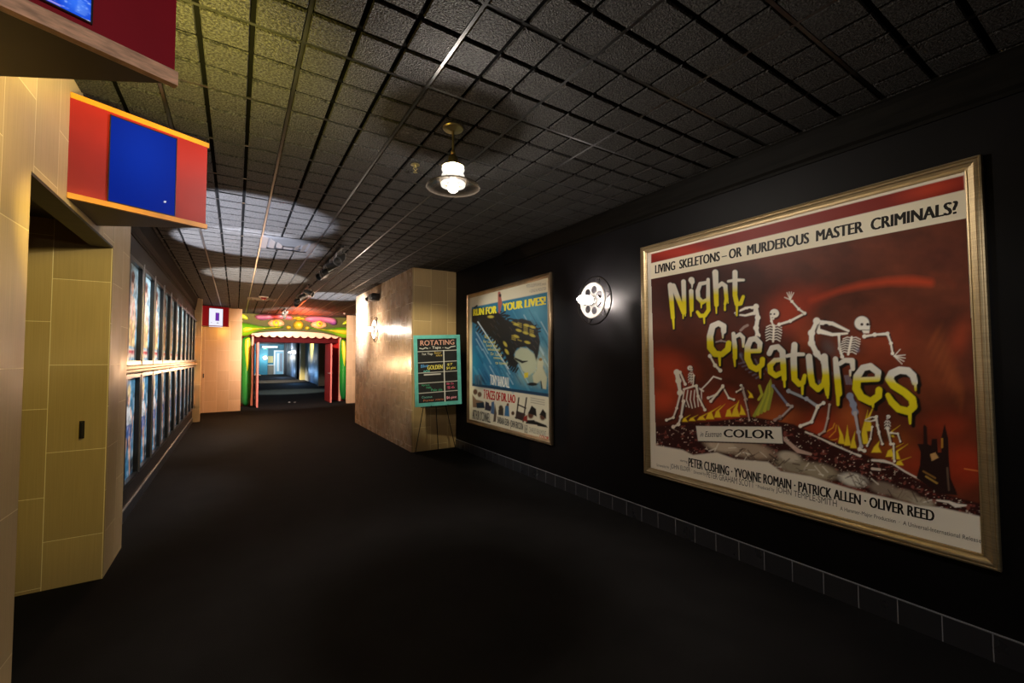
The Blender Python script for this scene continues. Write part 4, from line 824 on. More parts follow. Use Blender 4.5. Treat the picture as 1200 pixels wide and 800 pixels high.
# ------------------------------------------------------------------ film-reel sconces
def make_sconce():
    t = thing('reel_sconce', (XR, 3.43, 2.19), 'film-reel wall lamp with protruding glowing tube on black wall between the posters', 'sconce')
    c = np.array([XR, 3.43, 2.19])
    def at(r, a, d): return (c[0]-d, c[1]+r*math.cos(a), c[2]+r*math.sin(a))
    MB().lathe([(0, .001), (.055, .001), (.055, .02), (.03, .026), (0, .026)], c, (-1, 0, 0)).build('wall_plate', M['black_metal'], t, True)
    b = MB(); n = 56
    b.tube([at(.258, 2*PI*k/n, .058) for k in range(n)], .0085, 8, True); b.build('outer_ring', M['black_metal'], t, True)
    for k in range(6):                               # scalloped arms between the hub and the ring
        a0 = 2*PI*k/6+.3; pts = []
        for j in range(13):
            f = j/12; a = a0+(f-.5)*1.02; r = .255-.11*math.sin(PI*f)**.8
            pts.append(at(r, a, .058))
        MB().tube(pts, .0065, 6).build('ring_arm', M['black_metal'], t, True)
    # bright reel plate with round openings
    b = MB(); hole_r, R_, hc, nh = .046, .185, .116, 7; N_ = 84
    for d0 in (.062, .070):
        inner = []
    ang = [2*PI*k/N_ for k in range(N_)]
    def ring_fan(d):
        # polar grid with the openings left out
        rs = np.linspace(.045, R_, 15); V = [[b.b.verts.new(at(r, a, d)) for a in ang] for r in rs]
        for i in range(len(rs)-1):
            for k in range(N_):
                rm = (rs[i]+rs[i+1])/2; am = ang[k]+PI/N_
                y, z = rm*math.cos(am), rm*math.sin(am)
                if any(math.hypot((y-hc*math.cos(2*PI*h/nh)), (z-hc*math.sin(2*PI*h/nh))) < hole_r for h in range(nh)): continue
                b.b.faces.new([V[i][k], V[i+1][k], V[i+1][(k+1) % N_], V[i][(k+1) % N_]])
    ring_fan(.076)
    g = bmesh.ops.extrude_face_region(b.b, geom=list(b.b.faces)); vs = [e for e in g['geom'] if isinstance(e, bmesh.types.BMVert)]
    bmesh.ops.translate(b.b, verts=vs, vec=(-.006, 0, 0))
    b.build('reel_plate', M['reel_white'], t)
    b = MB(); b.tube([at(R_, 2*PI*k/n, .079) for k in range(n)], .010, 8, True); b.build('reel_rim', M['reel_white'], t, True)
    for h in range(nh):
        a = 2*PI*h/nh; q = [(c[0]-.079, c[1]+hc*math.cos(a)+hole_r*math.cos(u), c[2]+hc*math.sin(a)+hole_r*math.sin(u)) for u in [2*PI*k/20 for k in range(20)]]
        MB().tube(q, .005, 6, True).build('hole_rim', M['reel_white'], t, True)
    MB().lathe([(0, .026), (.022, .026), (.022, .085), (.05, .09), (.05, .105), (0, .105)], c, (-1, 0, 0)).build('lamp_holder', M['grey_metal'], t, True)
    MB().lathe([(0, .105), (.044, .106), (.048, .13), (.048, .235), (.040, .256), (.022, .264), (.018, .285), (.010, .297), (0, .30)], c, (-1, 0, 0), n=24).build('glass_tube', M['tube_glow'], t, True)
    return t
M['tube_glow'] = mat('glowing_tube', (1, .96, .92), .4, emit=(1, .93, .86), estr=7)
s0 = make_sconce()
s1 = copy_tree(s0); s1.location = (2.5, 9.09, 2.18); s1['label'] = 'film-reel wall lamp with protruding glowing tube on the side of the tiled pillar'
s2 = copy_tree(s0); s2.location = (4.28, 43.8, 2.2); s2['label'] = 'distant film-reel wall lamp on the blue hall wall seen through the monster doorway'
for s in (s0, s1, s2): s['group'] = 'film-reel wall lamps'

# ------------------------------------------------------------------ chalkboard on an easel
def bl(P, u, v): return (P[0]*(1-u)+P[1]*u)*(1-v)+(P[3]*(1-u)+P[2]*u)*v
yl, yr = 6.70, 6.55
q = [on('Y', yl, 486, 394), on('Y', yr, 538.5, 391), on('Y', yr, 541, 474), on('Y', yl, 484.8, 476)]
ctr = sum(q)/4; ex = (q[1]+q[2]-q[0]-q[3]); wB = np.linalg.norm(ex)/2; ex /= np.linalg.norm(ex); ez = (q[0]+q[1]-q[2]-q[3]); hB = np.linalg.norm(ez)/2; ez -= ex*np.dot(ez, ex); ez /= np.linalg.norm(ez); en = np.cross(ex, ez)
if np.dot(en, EYE-ctr) < 0: en = -en
def bp_(u, v, o=0): return tuple(ctr+ex*(u-.5)*wB+ez*(.5-v)*hB+en*o)
t = thing('chalkboard', tuple(bp_(.5, 1)), 'turquoise-framed chalkboard listing rotating taps, propped on an easel beside the pillar', 'chalkboard')
def slab(nm, u0, u1, v0, v1, o0, o1, mt):
    b = MB(); vs = [b.b.verts.new(bp_(u, v, o)) for o in (o0, o1) for u, v in ((u0, v0), (u1, v0), (u1, v1), (u0, v1))]
    for f in ((0, 1, 2, 3), (7, 6, 5, 4), (0, 4, 5, 1), (1, 5, 6, 2), (2, 6, 7, 3), (3, 7, 4, 0)): b.b.faces.new([vs[k] for k in f])
    return b.build(nm, mt, t)
fu, fv = .075, .05
slab('frame_rail', 0, 1, 0, fv, -.012, .014, M['turquoise']); slab('frame_rail', 0, 1, 1-fv, 1, -.012, .014, M['turquoise'])
slab('frame_rail', 0, fu, fv, 1-fv, -.012, .014, M['turquoise']); slab('frame_rail', 1-fu, 1, fv, 1-fv, -.012, .014, M['turquoise'])
pr = Print([bp_(fu, fv, .002), bp_(1-fu, fv, .002), bp_(1-fu, 1-fv, .002), bp_(fu, 1-fv, .002)], 130, 190, photo=False, size=(100, 150))
pr.fill(np.array([.02, .02, .021])); pr.C *= (.8+.5*fbm(pr.X/14, pr.Y/14, 2))[:, None]
CH = hexc('dcd8d4')
for y in (30, 56, 80, 104, 127): pr.stroke([(0, y), (100, y-1.5)], 1.2, CH)
pr.stroke([(66, 29), (66, 150)], 2.4, CH)
pr.text('ROTATING', [(8, 16), (94, 15), (94, 3), (8, 4)], hexc('d8a090'), .012); pr.text('- Taps -', [(30, 26), (66, 26), (66, 18), (30, 18)], CH, .012)
pr.stroke([(6, 22), (14, 24), (20, 21), (26, 23)], 1.6, CH); pr.stroke([(70, 22), (78, 24), (86, 20), (96, 19)], 1.8, CH)
pr.text('1st Tap', [(12, 40), (38, 40), (38, 33), (12, 33)], CH); pr.text('Sour', [(42, 36), (60, 36), (60, 31), (42, 31)], hexc('d8b860')); pr.text('ales', [(46, 42), (62, 42), (62, 37), (46, 37)], hexc('d8b860'))
pr.text('Blue', [(8, 68), (26, 66), (26, 59), (8, 61)], hexc('5a9ad8'), .02); pr.text('GOLDEN', [(24, 73), (62, 72), (62, 62), (24, 63)], hexc('e8d868'), .02); pr.text('ale', [(14, 78), (30, 78), (30, 73), (14, 73)], hexc('7ad8d0'))
pr.stroke([(16, 84.5), (56, 84)], 3, CH, alpha=.8)
pr.text('$7', [(74, 66), (88, 65), (88, 59), (74, 60)], hexc('e8d868')); pr.text('$4 pint', [(72, 76), (96, 75), (96, 67), (72, 68)], hexc('e8d868'), .01)
pr.text('Apricot', [(8, 112), (28, 112), (28, 106), (8, 106)], hexc('4aa880')); pr.text('Hefe', [(20, 117), (32, 117), (32, 112), (20, 112)], hexc('4aa880')); pr.text('Pale ale', [(32, 124), (60, 124), (60, 118), (32, 118)], hexc('4aa880'))
pr.text('$5', [(70, 111), (90, 111), (90, 106), (70, 106)], hexc('c85a78')); pr.text('$6', [(72, 121), (92, 121), (92, 114), (72, 114)], hexc('c85a78'))
pr.text('Coconut', [(8, 139), (34, 139), (34, 134), (8, 134)], hexc('7ab8b0')); pr.text('Porter nitro', [(12, 147), (62, 146), (62, 141), (12, 142)], hexc('c87a58')); pr.text('$6 pint', [(70, 146), (96, 145), (96, 138), (70, 138)], hexc('f0a0b0'), .02)
pr.build('writing_board', M['ink_matte'], t)
slab('back_panel', fu*.5, 1-fu*.5, fv*.5, 1-fv*.5, -.010, .001, M['chalk'])
ea = thing('easel', (ctr[0], ctr[1]+.1, 0), 'thin black folding display easel holding the turquoise chalkboard', 'easel')
apex = (ctr[0], ctr[1]+.20, 1.70)
for u, foot in ((.22, (486.5, 532)), (.76, (534.5, 528)), (.56, (519.5, 534))):
    f = on('Z', .006, *foot); f[1] = min(max(f[1], 6.67), 6.98); MB().tube([tuple(f), apex], .007, 8).build('leg', M['black_metal'], ea, True)
MB().tube([bp_(.12, 1.012, -.02), bp_(.88, 1.012, -.02)], .007, 8).build('rest_bar', M['black_metal'], ea, True)
for u in (.33, .69): MB().tube([bp_(u, 1.012, -.02), bp_(u, 1.012, .03), bp_(u, .985, .032)], .005, 6).build('rest_peg', M['black_metal'], ea, True)

# ------------------------------------------------------------------ small fittings
def reader(x, y, z, nm_label, px=.009):
    t = thing('door_pull', (x, y, z), nm_label, 'handle')
    boxo('back_plate', (x-.014, y-.006, z-.062), (x+.014, y, z+.062), M['black_metal'], t, .002)
    boxo('grip', (x-.009, y-.03, z-.055), (x+.009, y-.006, z+.055), M['black_metal'], t, .004)
reader(-.914, 4.25, 1.075, 'short black upright pull on the yellow tiled alcove wall')
reader(-.80, 15.63, 1.09, 'short black upright pull on the salmon tiled end wall')
e = thing('wall_spotlight', (2.5, 9.25, 2.85), 'small black wall spotlight mounted high on the side of the tiled pillar', 'spotlight')
MB().lathe([(0, 0), (.05, 0), (.05, .02), (0, .02)], (2.5, 9.05, 2.83), (-1, 0, 0)).build('mount', M['black_metal'], e, True)
MB().box((2.33, 8.92, 2.77), (2.48, 9.14, 2.92), .012).build('housing', M['black_metal'], e, True)
MB().box((2.31, 9.02, 2.785), (2.46, 9.20, 2.905), .01).build('lens_panel', M['grey_metal'], e, True)
MB().lathe([(0, 0), (.035, .005), (.045, .03), (.04, .09), (0, .1)], (2.36, 9.30, 2.84), (-.3, .9, 0), n=20).build('side_lamp', M['black_metal'], e, True)
# ceiling vents
def vent(x0, x1, y0, y1, label, mt):
    t = thing('ceiling_vent', ((x0+x1)/2, (y0+y1)/2, ZC-.012), label, 'vent')
    zt = ZC-.012; cx, cy = (x0+x1)/2, (y0+y1)/2; hx, hy = (x1-x0)/2, (y1-y0)/2
    for k, (s0, s1, d0, d1) in enumerate(((1., .80, .004, .02), (.72, .52, .012, .034), (.44, .24, .020, .046))):
        b = MB(); o = [b.b.verts.new((cx+sx_*hx*s0, cy+sy_*hy*s0, zt-d0)) for sx_, sy_ in ((-1, -1), (1, -1), (1, 1), (-1, 1))]
        i_ = [b.b.verts.new((cx+sx_*hx*s1, cy+sy_*hy*s1, zt-d1)) for sx_, sy_ in ((-1, -1), (1, -1), (1, 1), (-1, 1))]
        o2 = [b.b.verts.new(v.co+Vector((0, 0, .003))) for v in o]; i2 = [b.b.verts.new(v.co+Vector((0, 0, .003))) for v in i_]
        for j in range(4):
            n_ = (j+1) % 4
            b.b.faces.new([o[j], o[n_], i_[n_], i_[j]]); b.b.faces.new([o2[j], i2[j], i2[n_], o2[n_]]); b.b.faces.new([o[j], o2[j], o2[n_], o[n_]]); b.b.faces.new([i_[j], i_[n_], i2[n_], i2[j]])
        b.build('louvre_ring', mt, t)
    boxo('centre_plate', (cx-hx*.18, cy-hy*.18, zt-.052), (cx+hx*.18, cy+hy*.18, zt-.048), mt, t)
    boxo('collar', (cx-hx*.98, cy-hy*.98, zt-.003), (cx+hx*.98, cy+hy*.98, zt), M['dark_void'], t)
M['vent'] = mat('vent_grey_paint', (.028, .028, .030), .45)
vent(.26, .88, 6.12, 6.86, 'square grey louvred ceiling vent in the bright patch of the ceiling', M['vent'])
vent(.22, .86, 12.45, 13.1, 'dark square ceiling vent near the monster doorway', M['soffit'])
t = thing('dome_fitting', (.55, 12.2, ZC-.012), 'small red-lit round dome on the ceiling by the far vent', 'dome')
MB().lathe([(.10, 0), (.11, .015), (.09, .03), (0, .03)], (.55, 12.2, ZC-.012), (0, 0, -1)).build('dome_base', M['white_metal'], t, True)
MB().lathe([(.07, .028), (.06, .06), (.035, .08), (0, .086)], (.55, 12.2, ZC-.012), (0, 0, -1)).build('dome_cover', M['red_lit_cover'], t, True)
t = thing('sprinkler', (1.18, 3.26, ZC-.014), 'small brass fire sprinkler on the ceiling just beyond the pendant lamp', 'sprinkler')
MB().lathe([(0, 0), (.034, 0), (.036, .004), (.02, .008), (0, .008)], (1.18, 3.26, ZC-.0125), (0, 0, -1), n=20).build('escutcheon', M['brass'], t, True)
b = MB(); b.lathe([(0, .006), (.009, .006), (.009, .026), (0, .026)], (1.18, 3.26, ZC-.0125), (0, 0, -1), n=12)
for s in (-1, 1): b.tube([(1.18+s*.008, 3.26, ZC-.034), (1.18+s*.017, 3.26, ZC-.045), (1.18, 3.26, ZC-.062)], .0025, 6)
b.build('sprinkler_body', M['brass'], t, True)
MB().lathe([(0, .060), (.016, .060), (.018, .063), (0, .064)], (1.18, 3.26, ZC-.0125), (0, 0, -1), n=16).build('deflector', M['brass'], t, True)
# track lights
def track(x, ya, yb, heads, label):
    t = thing('track_light', (x, (ya+yb)/2, ZC-.015), label, 'track light', 'ceiling track lights')
    boxo('track_bar', (x-.018, ya, ZC-.045), (x+.018, yb, ZC-.0125), M['black_metal'], t, .003)
    for y, aim in heads:
        o = Vector((x, y, ZC-.045)); a = Vector(aim).normalized(); c = o+Vector((0, 0, -.13))
        MB().tube([o, o+Vector((0, 0, -.05))], .010, 8).tube([o+Vector((-.06, 0, -.05)), o+Vector((.06, 0, -.05))], .006, 6).tube([o+Vector((-.06, 0, -.05)), o+Vector((-.06, 0, -.13))], .006, 6).tube([o+Vector((.06, 0, -.05)), o+Vector((.06, 0, -.13))], .006, 6).build('yoke', M['grey_metal'], t, True)
        h = MB().lathe([(0, -.09), (.030, -.085), (.045, -.05), (.052, .05), (.058, .10), (.052, .10), (.044, .05), (0, .03)], c, a, n=20).build('lamp_head', M['head_metal'], t, True)
        MB().lathe([(.058, .10), (.064, .10), (.064, .112), (.058, .112)], c, a, n=20, closed=True).build('lens_ring', M['grey_metal'], h, True).location = (0, 0, 0)
for a in (
    (1.20, 6.15, 7.75, [(6.25, (-.5, -.6, -.5)), (6.75, (-1, .3, -.5)), (7.25, (-1, 0, -.6)), (7.65, (-.8, -.5, -.4))], 'nearest black track of four spotlights on the ceiling beyond the vent'),
    (1.24, 9.7, 11.9, [(9.8, (.8, -.5, -.4)), (10.4, (-1, 0, -.6)), (11.1, (-.8, .6, -.5)), (11.7, (-.3, -1, -.7))], 'middle black track of spotlights on the ceiling before the monster doorway'),
    (1.25, 14.6, 15.7, [(14.8, (-.3, .8, -.5)), (15.4, (.4, .8, -.5))], 'farthest short black track with two spotlights in front of the monster face')):
    track(*a)
b = MB().lathe([(0, 0), (.03, 0), (.035, .02), (.02, .05), (0, .055)], (3.05, 15.2, ZC-.0125), (0, 0, -1), n=16)
tag(b.build('ceiling_sensor', M['white_metal'], None, True), 'small white round sensor on the ceiling at right before the monster doorway', 'sensor')

# ------------------------------------------------------------------ monster-face doorway
YM = 17.1
mw = thing('monster_doorway', (1.87, YM, 0), 'painted green monster face framing the far doorway, with yellow lips, eyes and scalloped gum', 'doorway')
def c8(x, y): return (280+x/6.157, 350+y/6.157)
def mz(x, y):
    q = on('Y', YM, *c8(x, y)); z = q[2]-.028*max(0, q[0])*(q[2] > 2.3)
    return (q[0], z if z < 2.36 else 2.36+(z-2.36)*.92)
def relief(name, pts, y0, depth, mt, bev=.04, parent=mw, smooth_in=2):
    """rounded outline swelling out of the wall, height following the distance from its edge"""
    P = [np.array(mz(*q)) for q in pts]
    for _ in range(smooth_in):
        Q = []
        for a, b_ in zip(P, P[1:]+P[:1]): Q += [a*.75+b_*.25, a*.25+b_*.75]
        P = Q
    P = np.array(P); lo, hi = P.min(0), P.max(0); st = max((hi-lo).max()/56, .012)
    gx_ = np.arange(lo[0]-st, hi[0]+2*st, st); gz_ = np.arange(lo[1]-st, hi[1]+2*st, st)
    GX, GZ = np.meshgrid(gx_, gz_); x, z = GX.ravel(), GZ.ravel(); ins = np.zeros(len(x), bool); d = np.full(len(x), 1e9); near = np.zeros((len(x), 2))
    for a, b_ in zip(P, np.roll(P, -1, 0)):
        cr = (a[1] > z) != (b_[1] > z); ins ^= cr & (x < (b_[0]-a[0])*(z-a[1])/(b_[1]-a[1]+1e-12)+a[0])
        e = b_-a; tt = np.clip(((x-a[0])*e[0]+(z-a[1])*e[1])/(e@e+1e-12), 0, 1); nx_, nz_ = a[0]+tt*e[0], a[1]+tt*e[1]
        dd = np.hypot(x-nx_, z-nz_); k = dd < d; d[k] = dd[k]; near[k, 0] = nx_[k]; near[k, 1] = nz_[k]
    R_ = d[ins].max() if ins.any() else .05; Rr = min(R_, max(bev, .02)*2.5)
    # pull the outermost points onto the outline so the edge is clean
    edge = (~ins) & (d < st*1.42); px_ = np.where(edge, near[:, 0], x); pz_ = np.where(edge, near[:, 1], z)
    f = np.where(ins, np.clip(d/Rr, 0, 1), 0); hgt = depth*np.sqrt(1-(1-f)**2)
    use = ins | edge; idx = -np.ones(len(x), int); b = MB(); vs = {}
    for i_ in np.nonzero(use)[0]: vs[i_] = b.b.verts.new((px_[i_], y0-hgt[i_]-.001, pz_[i_]))
    W_ = len(gx_); faces = []
    for r_ in range(len(gz_)-1):
        for c_ in range(W_-1):
            q = [r_*W_+c_, r_*W_+c_+1, (r_+1)*W_+c_+1, (r_+1)*W_+c_]
            if all(use[k] for k in q) and any(ins[k] for k in q):
                try: b.b.faces.new([vs[k] for k in q])
                except ValueError: pass
            elif sum(bool(use[k]) for k in q) == 3 and any(ins[k] for k in q if use[k]):
                b.b.faces.new([vs[k] for k in q if use[k]])
    loose = [v for v in b.b.verts if not v.link_faces]; bmesh.ops.delete(b.b, geom=loose, context='VERTS')
    be = [e for e in b.b.edges if e.is_boundary]
    g = bmesh.ops.extrude_edge_only(b.b, edges=be)
    for v in g['geom']:
        if isinstance(v, bmesh.types.BMVert): v.co.y = y0+.0
    o = b.build(name, mt, parent, True)
    return o
def paint_axis(name, c0, c1, lo, hi, axis='Z', streak=.35, rough=.3, sc_=(9, 9, .8)):
    """airbrushed two-colour paint with brush streaks"""
    Mx = bpy.data.materials.new(name); Mx.use_nodes = True; N = Mx.node_tree.nodes; L = Mx.node_tree.links; b = N['Principled BSDF']; b.inputs['Roughness'].default_value = rough
    g = N.new('ShaderNodeNewGeometry'); s = N.new('ShaderNodeSeparateXYZ'); L.new(g.outputs['Position'], s.inputs[0])
    mp = N.new('ShaderNodeMapping'); mp.inputs['Scale'].default_value = sc_; L.new(g.outputs['Position'], mp.inputs[0])
    n = N.new('ShaderNodeTexNoise'); n.inputs['Scale'].default_value = 1; n.inputs['Detail'].default_value = 3; L.new(mp.outputs[0], n.inputs[0])
    r = N.new('ShaderNodeMapRange'); r.inputs[1].default_value = lo; r.inputs[2].default_value = hi; L.new(s.outputs[axis], r.inputs[0])
    ad = N.new('ShaderNodeMath'); ad.operation = 'MULTIPLY_ADD'; ad.inputs[1].default_value = streak*2; ad.inputs[2].default_value = -streak; L.new(n.outputs[0], ad.inputs[0])
    a2 = N.new('ShaderNodeMath'); a2.operation = 'ADD'; a2.use_clamp = True; L.new(r.outputs[0], a2.inputs[0]); L.new(ad.outputs[0], a2.inputs[1])
    mx = N.new('ShaderNodeMix'); mx.data_type = 'RGBA'; L.new(a2.outputs[0], mx.inputs[0]); mx.inputs[6].default_value = (*hexc(c0), 1); mx.inputs[7].default_value = (*hexc(c1), 1)
    L.new(mx.outputs[2], b.inputs['Base Color']); return Mx
G_BACK = paint_axis('olive_painted_board', '3c420c', '5c5412', 2.4, 3.1, streak=.5, sc_=(2, 2, 3), rough=.7)
G_LIP = paint_axis('green_lip_paint', '8ac01c', '2f8a18', 2.4, 2.85, streak=.3, sc_=(2, 2, 2))
G_LIPY = paint_axis('yellow_lip_paint', 'c8b81c', 'f0dc3a', 2.45, 2.8, streak=.3, sc_=(2, 2, 2))
G_COL = paint_axis('green_column_paint', '14602c', '2a9a2a', .1, 2.0, streak=.45, sc_=(9, 9, .7))
G_COLY = paint_axis('yellow_column_paint', '9ab41c', 'f0e03a', 1.1, 1.9, streak=.25)
P_LID = paint_axis('purple_eyelid_paint', '7a3a8a', 'e88a98', 2.85, 3.12, streak=.35, sc_=(2, 2, 3))
M['eye_white'] = mat('eye_flesh_paint', 'f0a878', .3, var=.1); M['eye_ball'] = mat('eye_yellow_paint', 'e8d040', .25, var=.1, vscale=20); M['pupil'] = mat('eye_orange_paint', 'c86a28', .3)
M['nose'] = mat('olive_nose_paint', 'b8a828', .3, var=.2, vscale=6); M['gum'] = mat('pink_gum_paint', 'f2b89c', .4, var=.06, vscale=5); M['horn'] = mat('lime_horn_paint', 'd0d83a', .3, var=.2, vscale=8)
# face board with the doorway left open
b = MB(); out_ = [mz(-6, 88), mz(818, 108), mz(818, 250), mz(716, 262), mz(600, 232), mz(400, 224), mz(200, 234), mz(98, 246), mz(-6, 246)]
b.prism(out_, YM-.05, YM, lambda q: (q[0], q[2], q[1])); b.build('face_board', G_BACK, mw)
LIPL = [(-22, 215), (-15, 182), (10, 162), (50, 165), (100, 175), (160, 188), (230, 188), (300, 178), (330, 188), (305, 203), (230, 212), (165, 220), (110, 240), (70, 265), (25, 272), (-10, 255)]
LIPR = [(500, 182), (540, 193), (600, 198), (660, 193), (720, 180), (785, 178), (815, 205), (818, 240), (800, 264), (760, 270), (720, 256), (660, 226), (580, 211), (510, 199)]
lo_ = relief('upper_lip', LIPL, YM-.05, .26, G_LIP, .10); relief('lip_belly', [(20, 232), (26, 206), (50, 196), (110, 202), (170, 204), (235, 199), (300, 188), (290, 200), (225, 206), (150, 213), (95, 228), (58, 244), (30, 246)], YM-.225, .12, G_LIPY, .06, lo_)
ro_ = relief('upper_lip', LIPR, YM-.05, .26, G_LIP, .10); relief('lip_belly', [(530, 191), (600, 204), (665, 206), (725, 200), (772, 202), (788, 220), (784, 240), (758, 246), (715, 234), (650, 215), (580, 207)], YM-.225, .12, G_LIPY, .06, ro_)
for q in ([(2, 98), (28, 92), (58, 112), (72, 138), (40, 140), (12, 122)], [(-16, 128), (2, 126), (26, 146), (30, 156), (4, 150)], [(742, 166), (752, 138), (790, 118), (800, 124), (786, 152)], [(786, 176), (796, 148), (806, 140), (808, 164)]):
    relief('horn', q, YM-.05, .12, M['horn'], .05)
relief('eyelid', [(112, 128), (120, 98), (180, 93), (300, 93), (386, 100), (384, 134), (335, 132), (280, 124), (220, 134), (160, 146)], YM-.05, .17, P_LID, .06)
relief('eyelid', [(470, 134), (484, 104), (540, 98), (620, 102), (694, 110), (710, 150), (686, 174), (640, 150), (580, 138), (520, 152)], YM-.05, .17, P_LID, .06)
for cx, pts in ((266, [(200, 164), (240, 130), (302, 130), (336, 168), (294, 190), (234, 190)]), (577, [(510, 168), (544, 134), (606, 134), (642, 172), (596, 196), (542, 194)])):
    ew = relief('eye', pts, YM-.05, .10, M['eye_white'], .05)
    cc = mz(cx, 160)
    eb = MB().lathe([(.115*math.sin(a), .10*math.cos(a)) for a in np.linspace(0, PI/2, 8)][::1], (cc[0], YM-.12, cc[1]), (0, -1, 0), n=28).build('eyeball', M['eye_ball'], ew, True); eb.location = (0, 0, 0)
    pu = MB().lathe([(0, .104), (.02, .103), (.045, .097), (.05, .09), (0, .088)], (cc[0], YM-.12, cc[1]), (0, -1, 0), n=20).build('pupil', M['pupil'], ew, True); pu.location = (0, 0, 0)
relief('nose', [(385, 175), (400, 145), (430, 136), (458, 148), (470, 178), (455, 206), (425, 212), (395, 204)], YM-.05, .30, M['nose'], .12)
for cx in (356, 490): relief('nostril', [(cx-22, 194), (cx-10, 178), (cx+10, 178), (cx+22, 194), (cx+8, 210), (cx-10, 210)], YM-.05, .16, M['nose'], .06)
for k, (cx, cy) in enumerate(((402, 118), (428, 112), (454, 120), (428, 128))): relief('brow_wrinkle', [(cx-22, cy+6), (cx-8, cy-8), (cx+10, cy-8), (cx+22, cy+6), (cx, cy+10)], YM-.05, .09, M['nose'], .04)
# scalloped gum over the opening
top = [(90, 248), (200, 234), (300, 227), (400, 224), (500, 226), (600, 232), (722, 258)]
sc_pts = []
nS = 11; xa, xb = 108, 718
for k in range(nS):
    x0_ = xb-(xb-xa)*k/nS; x1_ = xb-(xb-xa)*(k+1)/nS
    for j in range(7):
        f = j/6; xx = x0_+(x1_-x0_)*f
        sc_pts.append((xx, 256+16*math.sin(PI*f)**.7))
poly_ = [mz(*q) for q in top+[(722, 262)]+sc_pts+[(90, 260)]]
b = MB(); b.prism(poly_, YM-.13, YM-.02, lambda q: (q[0], q[2], q[1])); b.build('scalloped_gum', M['gum'], mw)
cl = relief('side_column', [(18, 300), (32, 278), (60, 270), (90, 272), (92, 400), (91, 776), (12, 776), (8, 640), (12, 500), (14, 380)], YM-.0, .20, G_COL, .10)
relief('column_yellow_inset', [(38, 300), (60, 280), (82, 278), (80, 400), (70, 500), (56, 540), (46, 470), (40, 380)], YM-.15, .10, G_COLY, .05, cl)  # raised yellow-painted area on the upper part of the column
cr_ = relief('side_column', [(726, 284), (745, 272), (772, 274), (784, 340), (787, 500), (785, 731), (722, 731), (722, 500)], YM-.0, .20, G_COL, .10)
relief('column_yellow_inset', [(734, 296), (752, 284), (766, 290), (772, 400), (764, 470), (752, 500), (742, 450), (736, 380)], YM-.15, .10, G_COLY, .05, cr_)
# opening: trim, red reveals, maroon hood
struct(boxo('trim_opening_left', (.44, YM-.03, 0), (.50, YM+.2, 2.36), M['jamb_pink'])); struct(boxo('trim_opening_right', (3.26, YM-.03, 0), (3.32, YM+.2, 2.36), M['jamb_pink']))
struct(boxo('wall_reveal_left', (.36, YM+.2, 0), (.54, YM+.75, 2.4), M['hood_red']))
b = MB(); b.prism([(3.26, YM+.1), (3.40, YM+.1), (3.40, YM+.75), (3.08, YM+.75), (3.08, YM+.70)], 0, 2.4); struct(b.build('wall_reveal_right', M['jamb_red']))
struct(boxo('wall_hood', (.40, YM+.16, 2.16), (3.36, YM+.75, 2.6), M['hood_red']))
def leaf(xh, y0, y1, side, label):
    t = struct(boxo('door_1' if side > 0 else 'door_2', (xh-.024, y0, .012), (xh+.024, y1, 2.12), M['door_red'] if side < 0 else M['door_pink'], None, .003))
    boxo('door_edge', (xh-.025, y0-.006, .012), (xh+.025, y0, 2.12), M['door_pink'], t)
    for s in (-1, 1):
        b = MB(); b.lathe([(0, 0), (.03, 0), (.03, .012), (.012, .014), (.012, .055), (0, .055)], (xh+s*.024, y0+.10, 1.06), (s, 0, 0), n=16); b.tube([(xh+s*.07, y0+.10, 1.06), (xh+s*.074, y0+.24, 1.06)], .013, 8)
        b.build('door_handle', M['silver'], t, True)
        boxo('kick_plate', (xh+s*.024, y0+.03, .05), (xh+s*.026, y1-.03, .26), M['silver'], t) if s*side > 0 and False else None
    for z in (.25, 1.05, 1.85): MB().lathe([(0, z-.05), (.012, z-.05), (.012, z+.05), (0, z+.05)], (xh-side*.03, y1-.01, 0), n=10).build('hinge', M['silver'], t, True)
    return t
leaf(.60, 16.22, 17.28, 1, ''); leaf(2.875, 16.47, 17.62, -1, '')
for k, (x_, y_) in enumerate(((339, 471.2), (345.5, 471.2))):
    f = on('Z', .002, x_, y_); b = MB(); b.lathe([(0, .012), (.025, .010), (.04, .004), (.042, 0), (0, 0)], (f[0], f[1], .0005), n=12)
    tag(b.build('floor_cap', M['white_metal'], None, True), ('first' if k == 0 else 'second')+' small white cap on the dark carpet inside the doorway, from the left door', 'cap', 'white caps on the doorway floor')

# ------------------------------------------------------------------ hall beyond the doorway
struct(boxo('wall_hall_left', (-.6, 17.6, 0), (-.45, 51, ZC), M['teal']))
struct(boxo('wall_hall_front_left', (-.6, 17.6, 0), (.40, 17.9, ZC), M['teal'])); struct(boxo('wall_hall_front_right', (3.36, 17.6, 0), (5.2, 17.9, ZC), M['teal']))
struct(boxo('wall_hall_right', (4.5, 17.9, 0), (4.65, 27.2, ZC), M['teal']))
struct(boxo('wall_hall_pier', (4.05, 27.2, 0), (4.65, 27.7, ZC), M['pier_grey']))
b = MB(); b.prism([(4.18, 27.7), (4.40, 35.9), (4.65, 35.9), (4.65, 27.7)], 0, ZC); struct(b.build('wall_hall_blue', M['blue_wall']))
struct(boxo('wall_hall_yellow', (4.10, 35.9, 0), (4.65, 36.6, ZC), M['pale_yellow']))
struct(boxo('wall_hall_dark', (4.10, 38.2, 0), (4.65, 39.2, ZC), M['dark_void'])); struct(boxo('wall_hall_recess', (4.6, 36.6, 0), (4.7, 39.0, ZC), M['dark_void']))
struct(boxo('wall_hall_sconce', (4.28, 39.2, 0), (4.65, 48.5, ZC), M['blue_wall']))
struct(boxo('wall_hall_corner', (4.1, 48.5, 0), (4.65, 49.5, ZC), M['dark_void']))
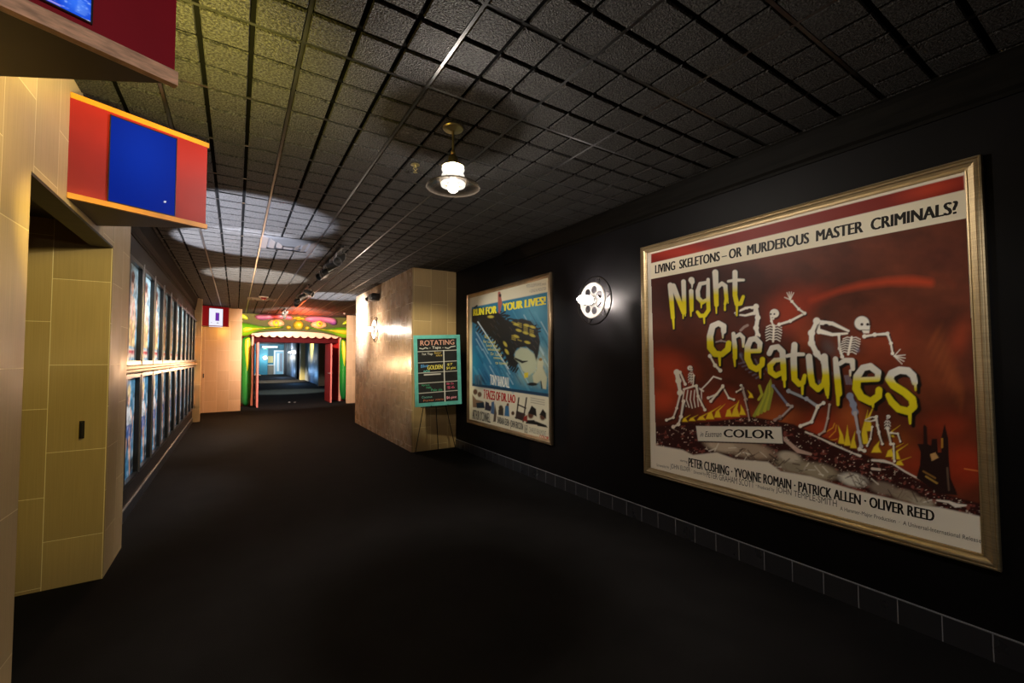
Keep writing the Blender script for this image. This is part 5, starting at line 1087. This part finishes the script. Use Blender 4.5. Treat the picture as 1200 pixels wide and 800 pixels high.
struct(boxo('wall_hall_end', (-.6, 51.6, 0), (4.7, 51.75, ZC), M['teal']))
struct(boxo('wall_hall_end_left', (-.5, 50.6, 0), (2.74, 51.2, ZC), M['teal']))
struct(boxo('trim_hall_beam', (2.2, 50.2, 2.72), (3.6, 50.6, 2.92), M['white_paint']))
d = struct(boxo('door_3', (3.48, 51.42, 0), (4.22, 51.48, 2.35), M['pale_blue']))
for (a0, a1, c0, c1) in ((3.34, 3.48, 0, 2.5), (4.22, 4.36, 0, 2.5), (3.48, 4.22, 2.35, 2.5)): boxo('door_frame', (a0, 51.3, c0), (a1, 51.6, c1), M['white_paint'], d)
boxo('glazed_panel', (3.62, 51.40, .3), (3.82, 51.42, 2.2), M['white_paint'], d)
boxo('door_panel', (3.9, 51.40, .3), (4.14, 51.42, 2.2), M['blue_wall'], d)
t = thing('concession_counter', (3.0, 51.2, 0), 'pale counter with white top far down the hall beside the white-framed door', 'counter')
boxo('counter_body', (2.78, 51.0, 0), (3.3, 51.55, .95), M['pier_grey'], t); boxo('counter_top', (2.76, 50.95, .95), (3.32, 51.58, 1.0), M['white_paint'], t); boxo('menu_panel', (2.82, 51.52, 1.2), (3.28, 51.58, 1.9), M['pale_yellow'], t)
t = thing('exit_sign', (2.5, 50.55, 2.62), 'small green glowing exit sign high on the teal wall at the hall end', 'sign')
boxo('sign_box', (2.32, 50.50, 2.58), (2.68, 50.60, 2.76), M['green_sign'], t)
p = Print([(2.34, 50.494, 2.74), (2.66, 50.494, 2.74), (2.66, 50.494, 2.60), (2.34, 50.494, 2.60)], 12, 8, photo=False, size=(100, 50)); p.fill(hexc('1c9a70')); p.text('EXIT', [(12, 44), (88, 44), (88, 8), (12, 8)], hexc('e8fff4'), .02); p.build('sign_face', M['ink'], t)
s3 = copy_tree(s0); s3.location = (2.5, 50.6, 1.72); s3.rotation_euler = (0, 0, PI/2); s3['label'] = 'far film-reel wall lamp glowing on the teal end wall under the exit sign'
lamp('far_sconce_light', 'POINT', (2.5, 50.1, 1.72), 60, (1, .95, .88), .05)
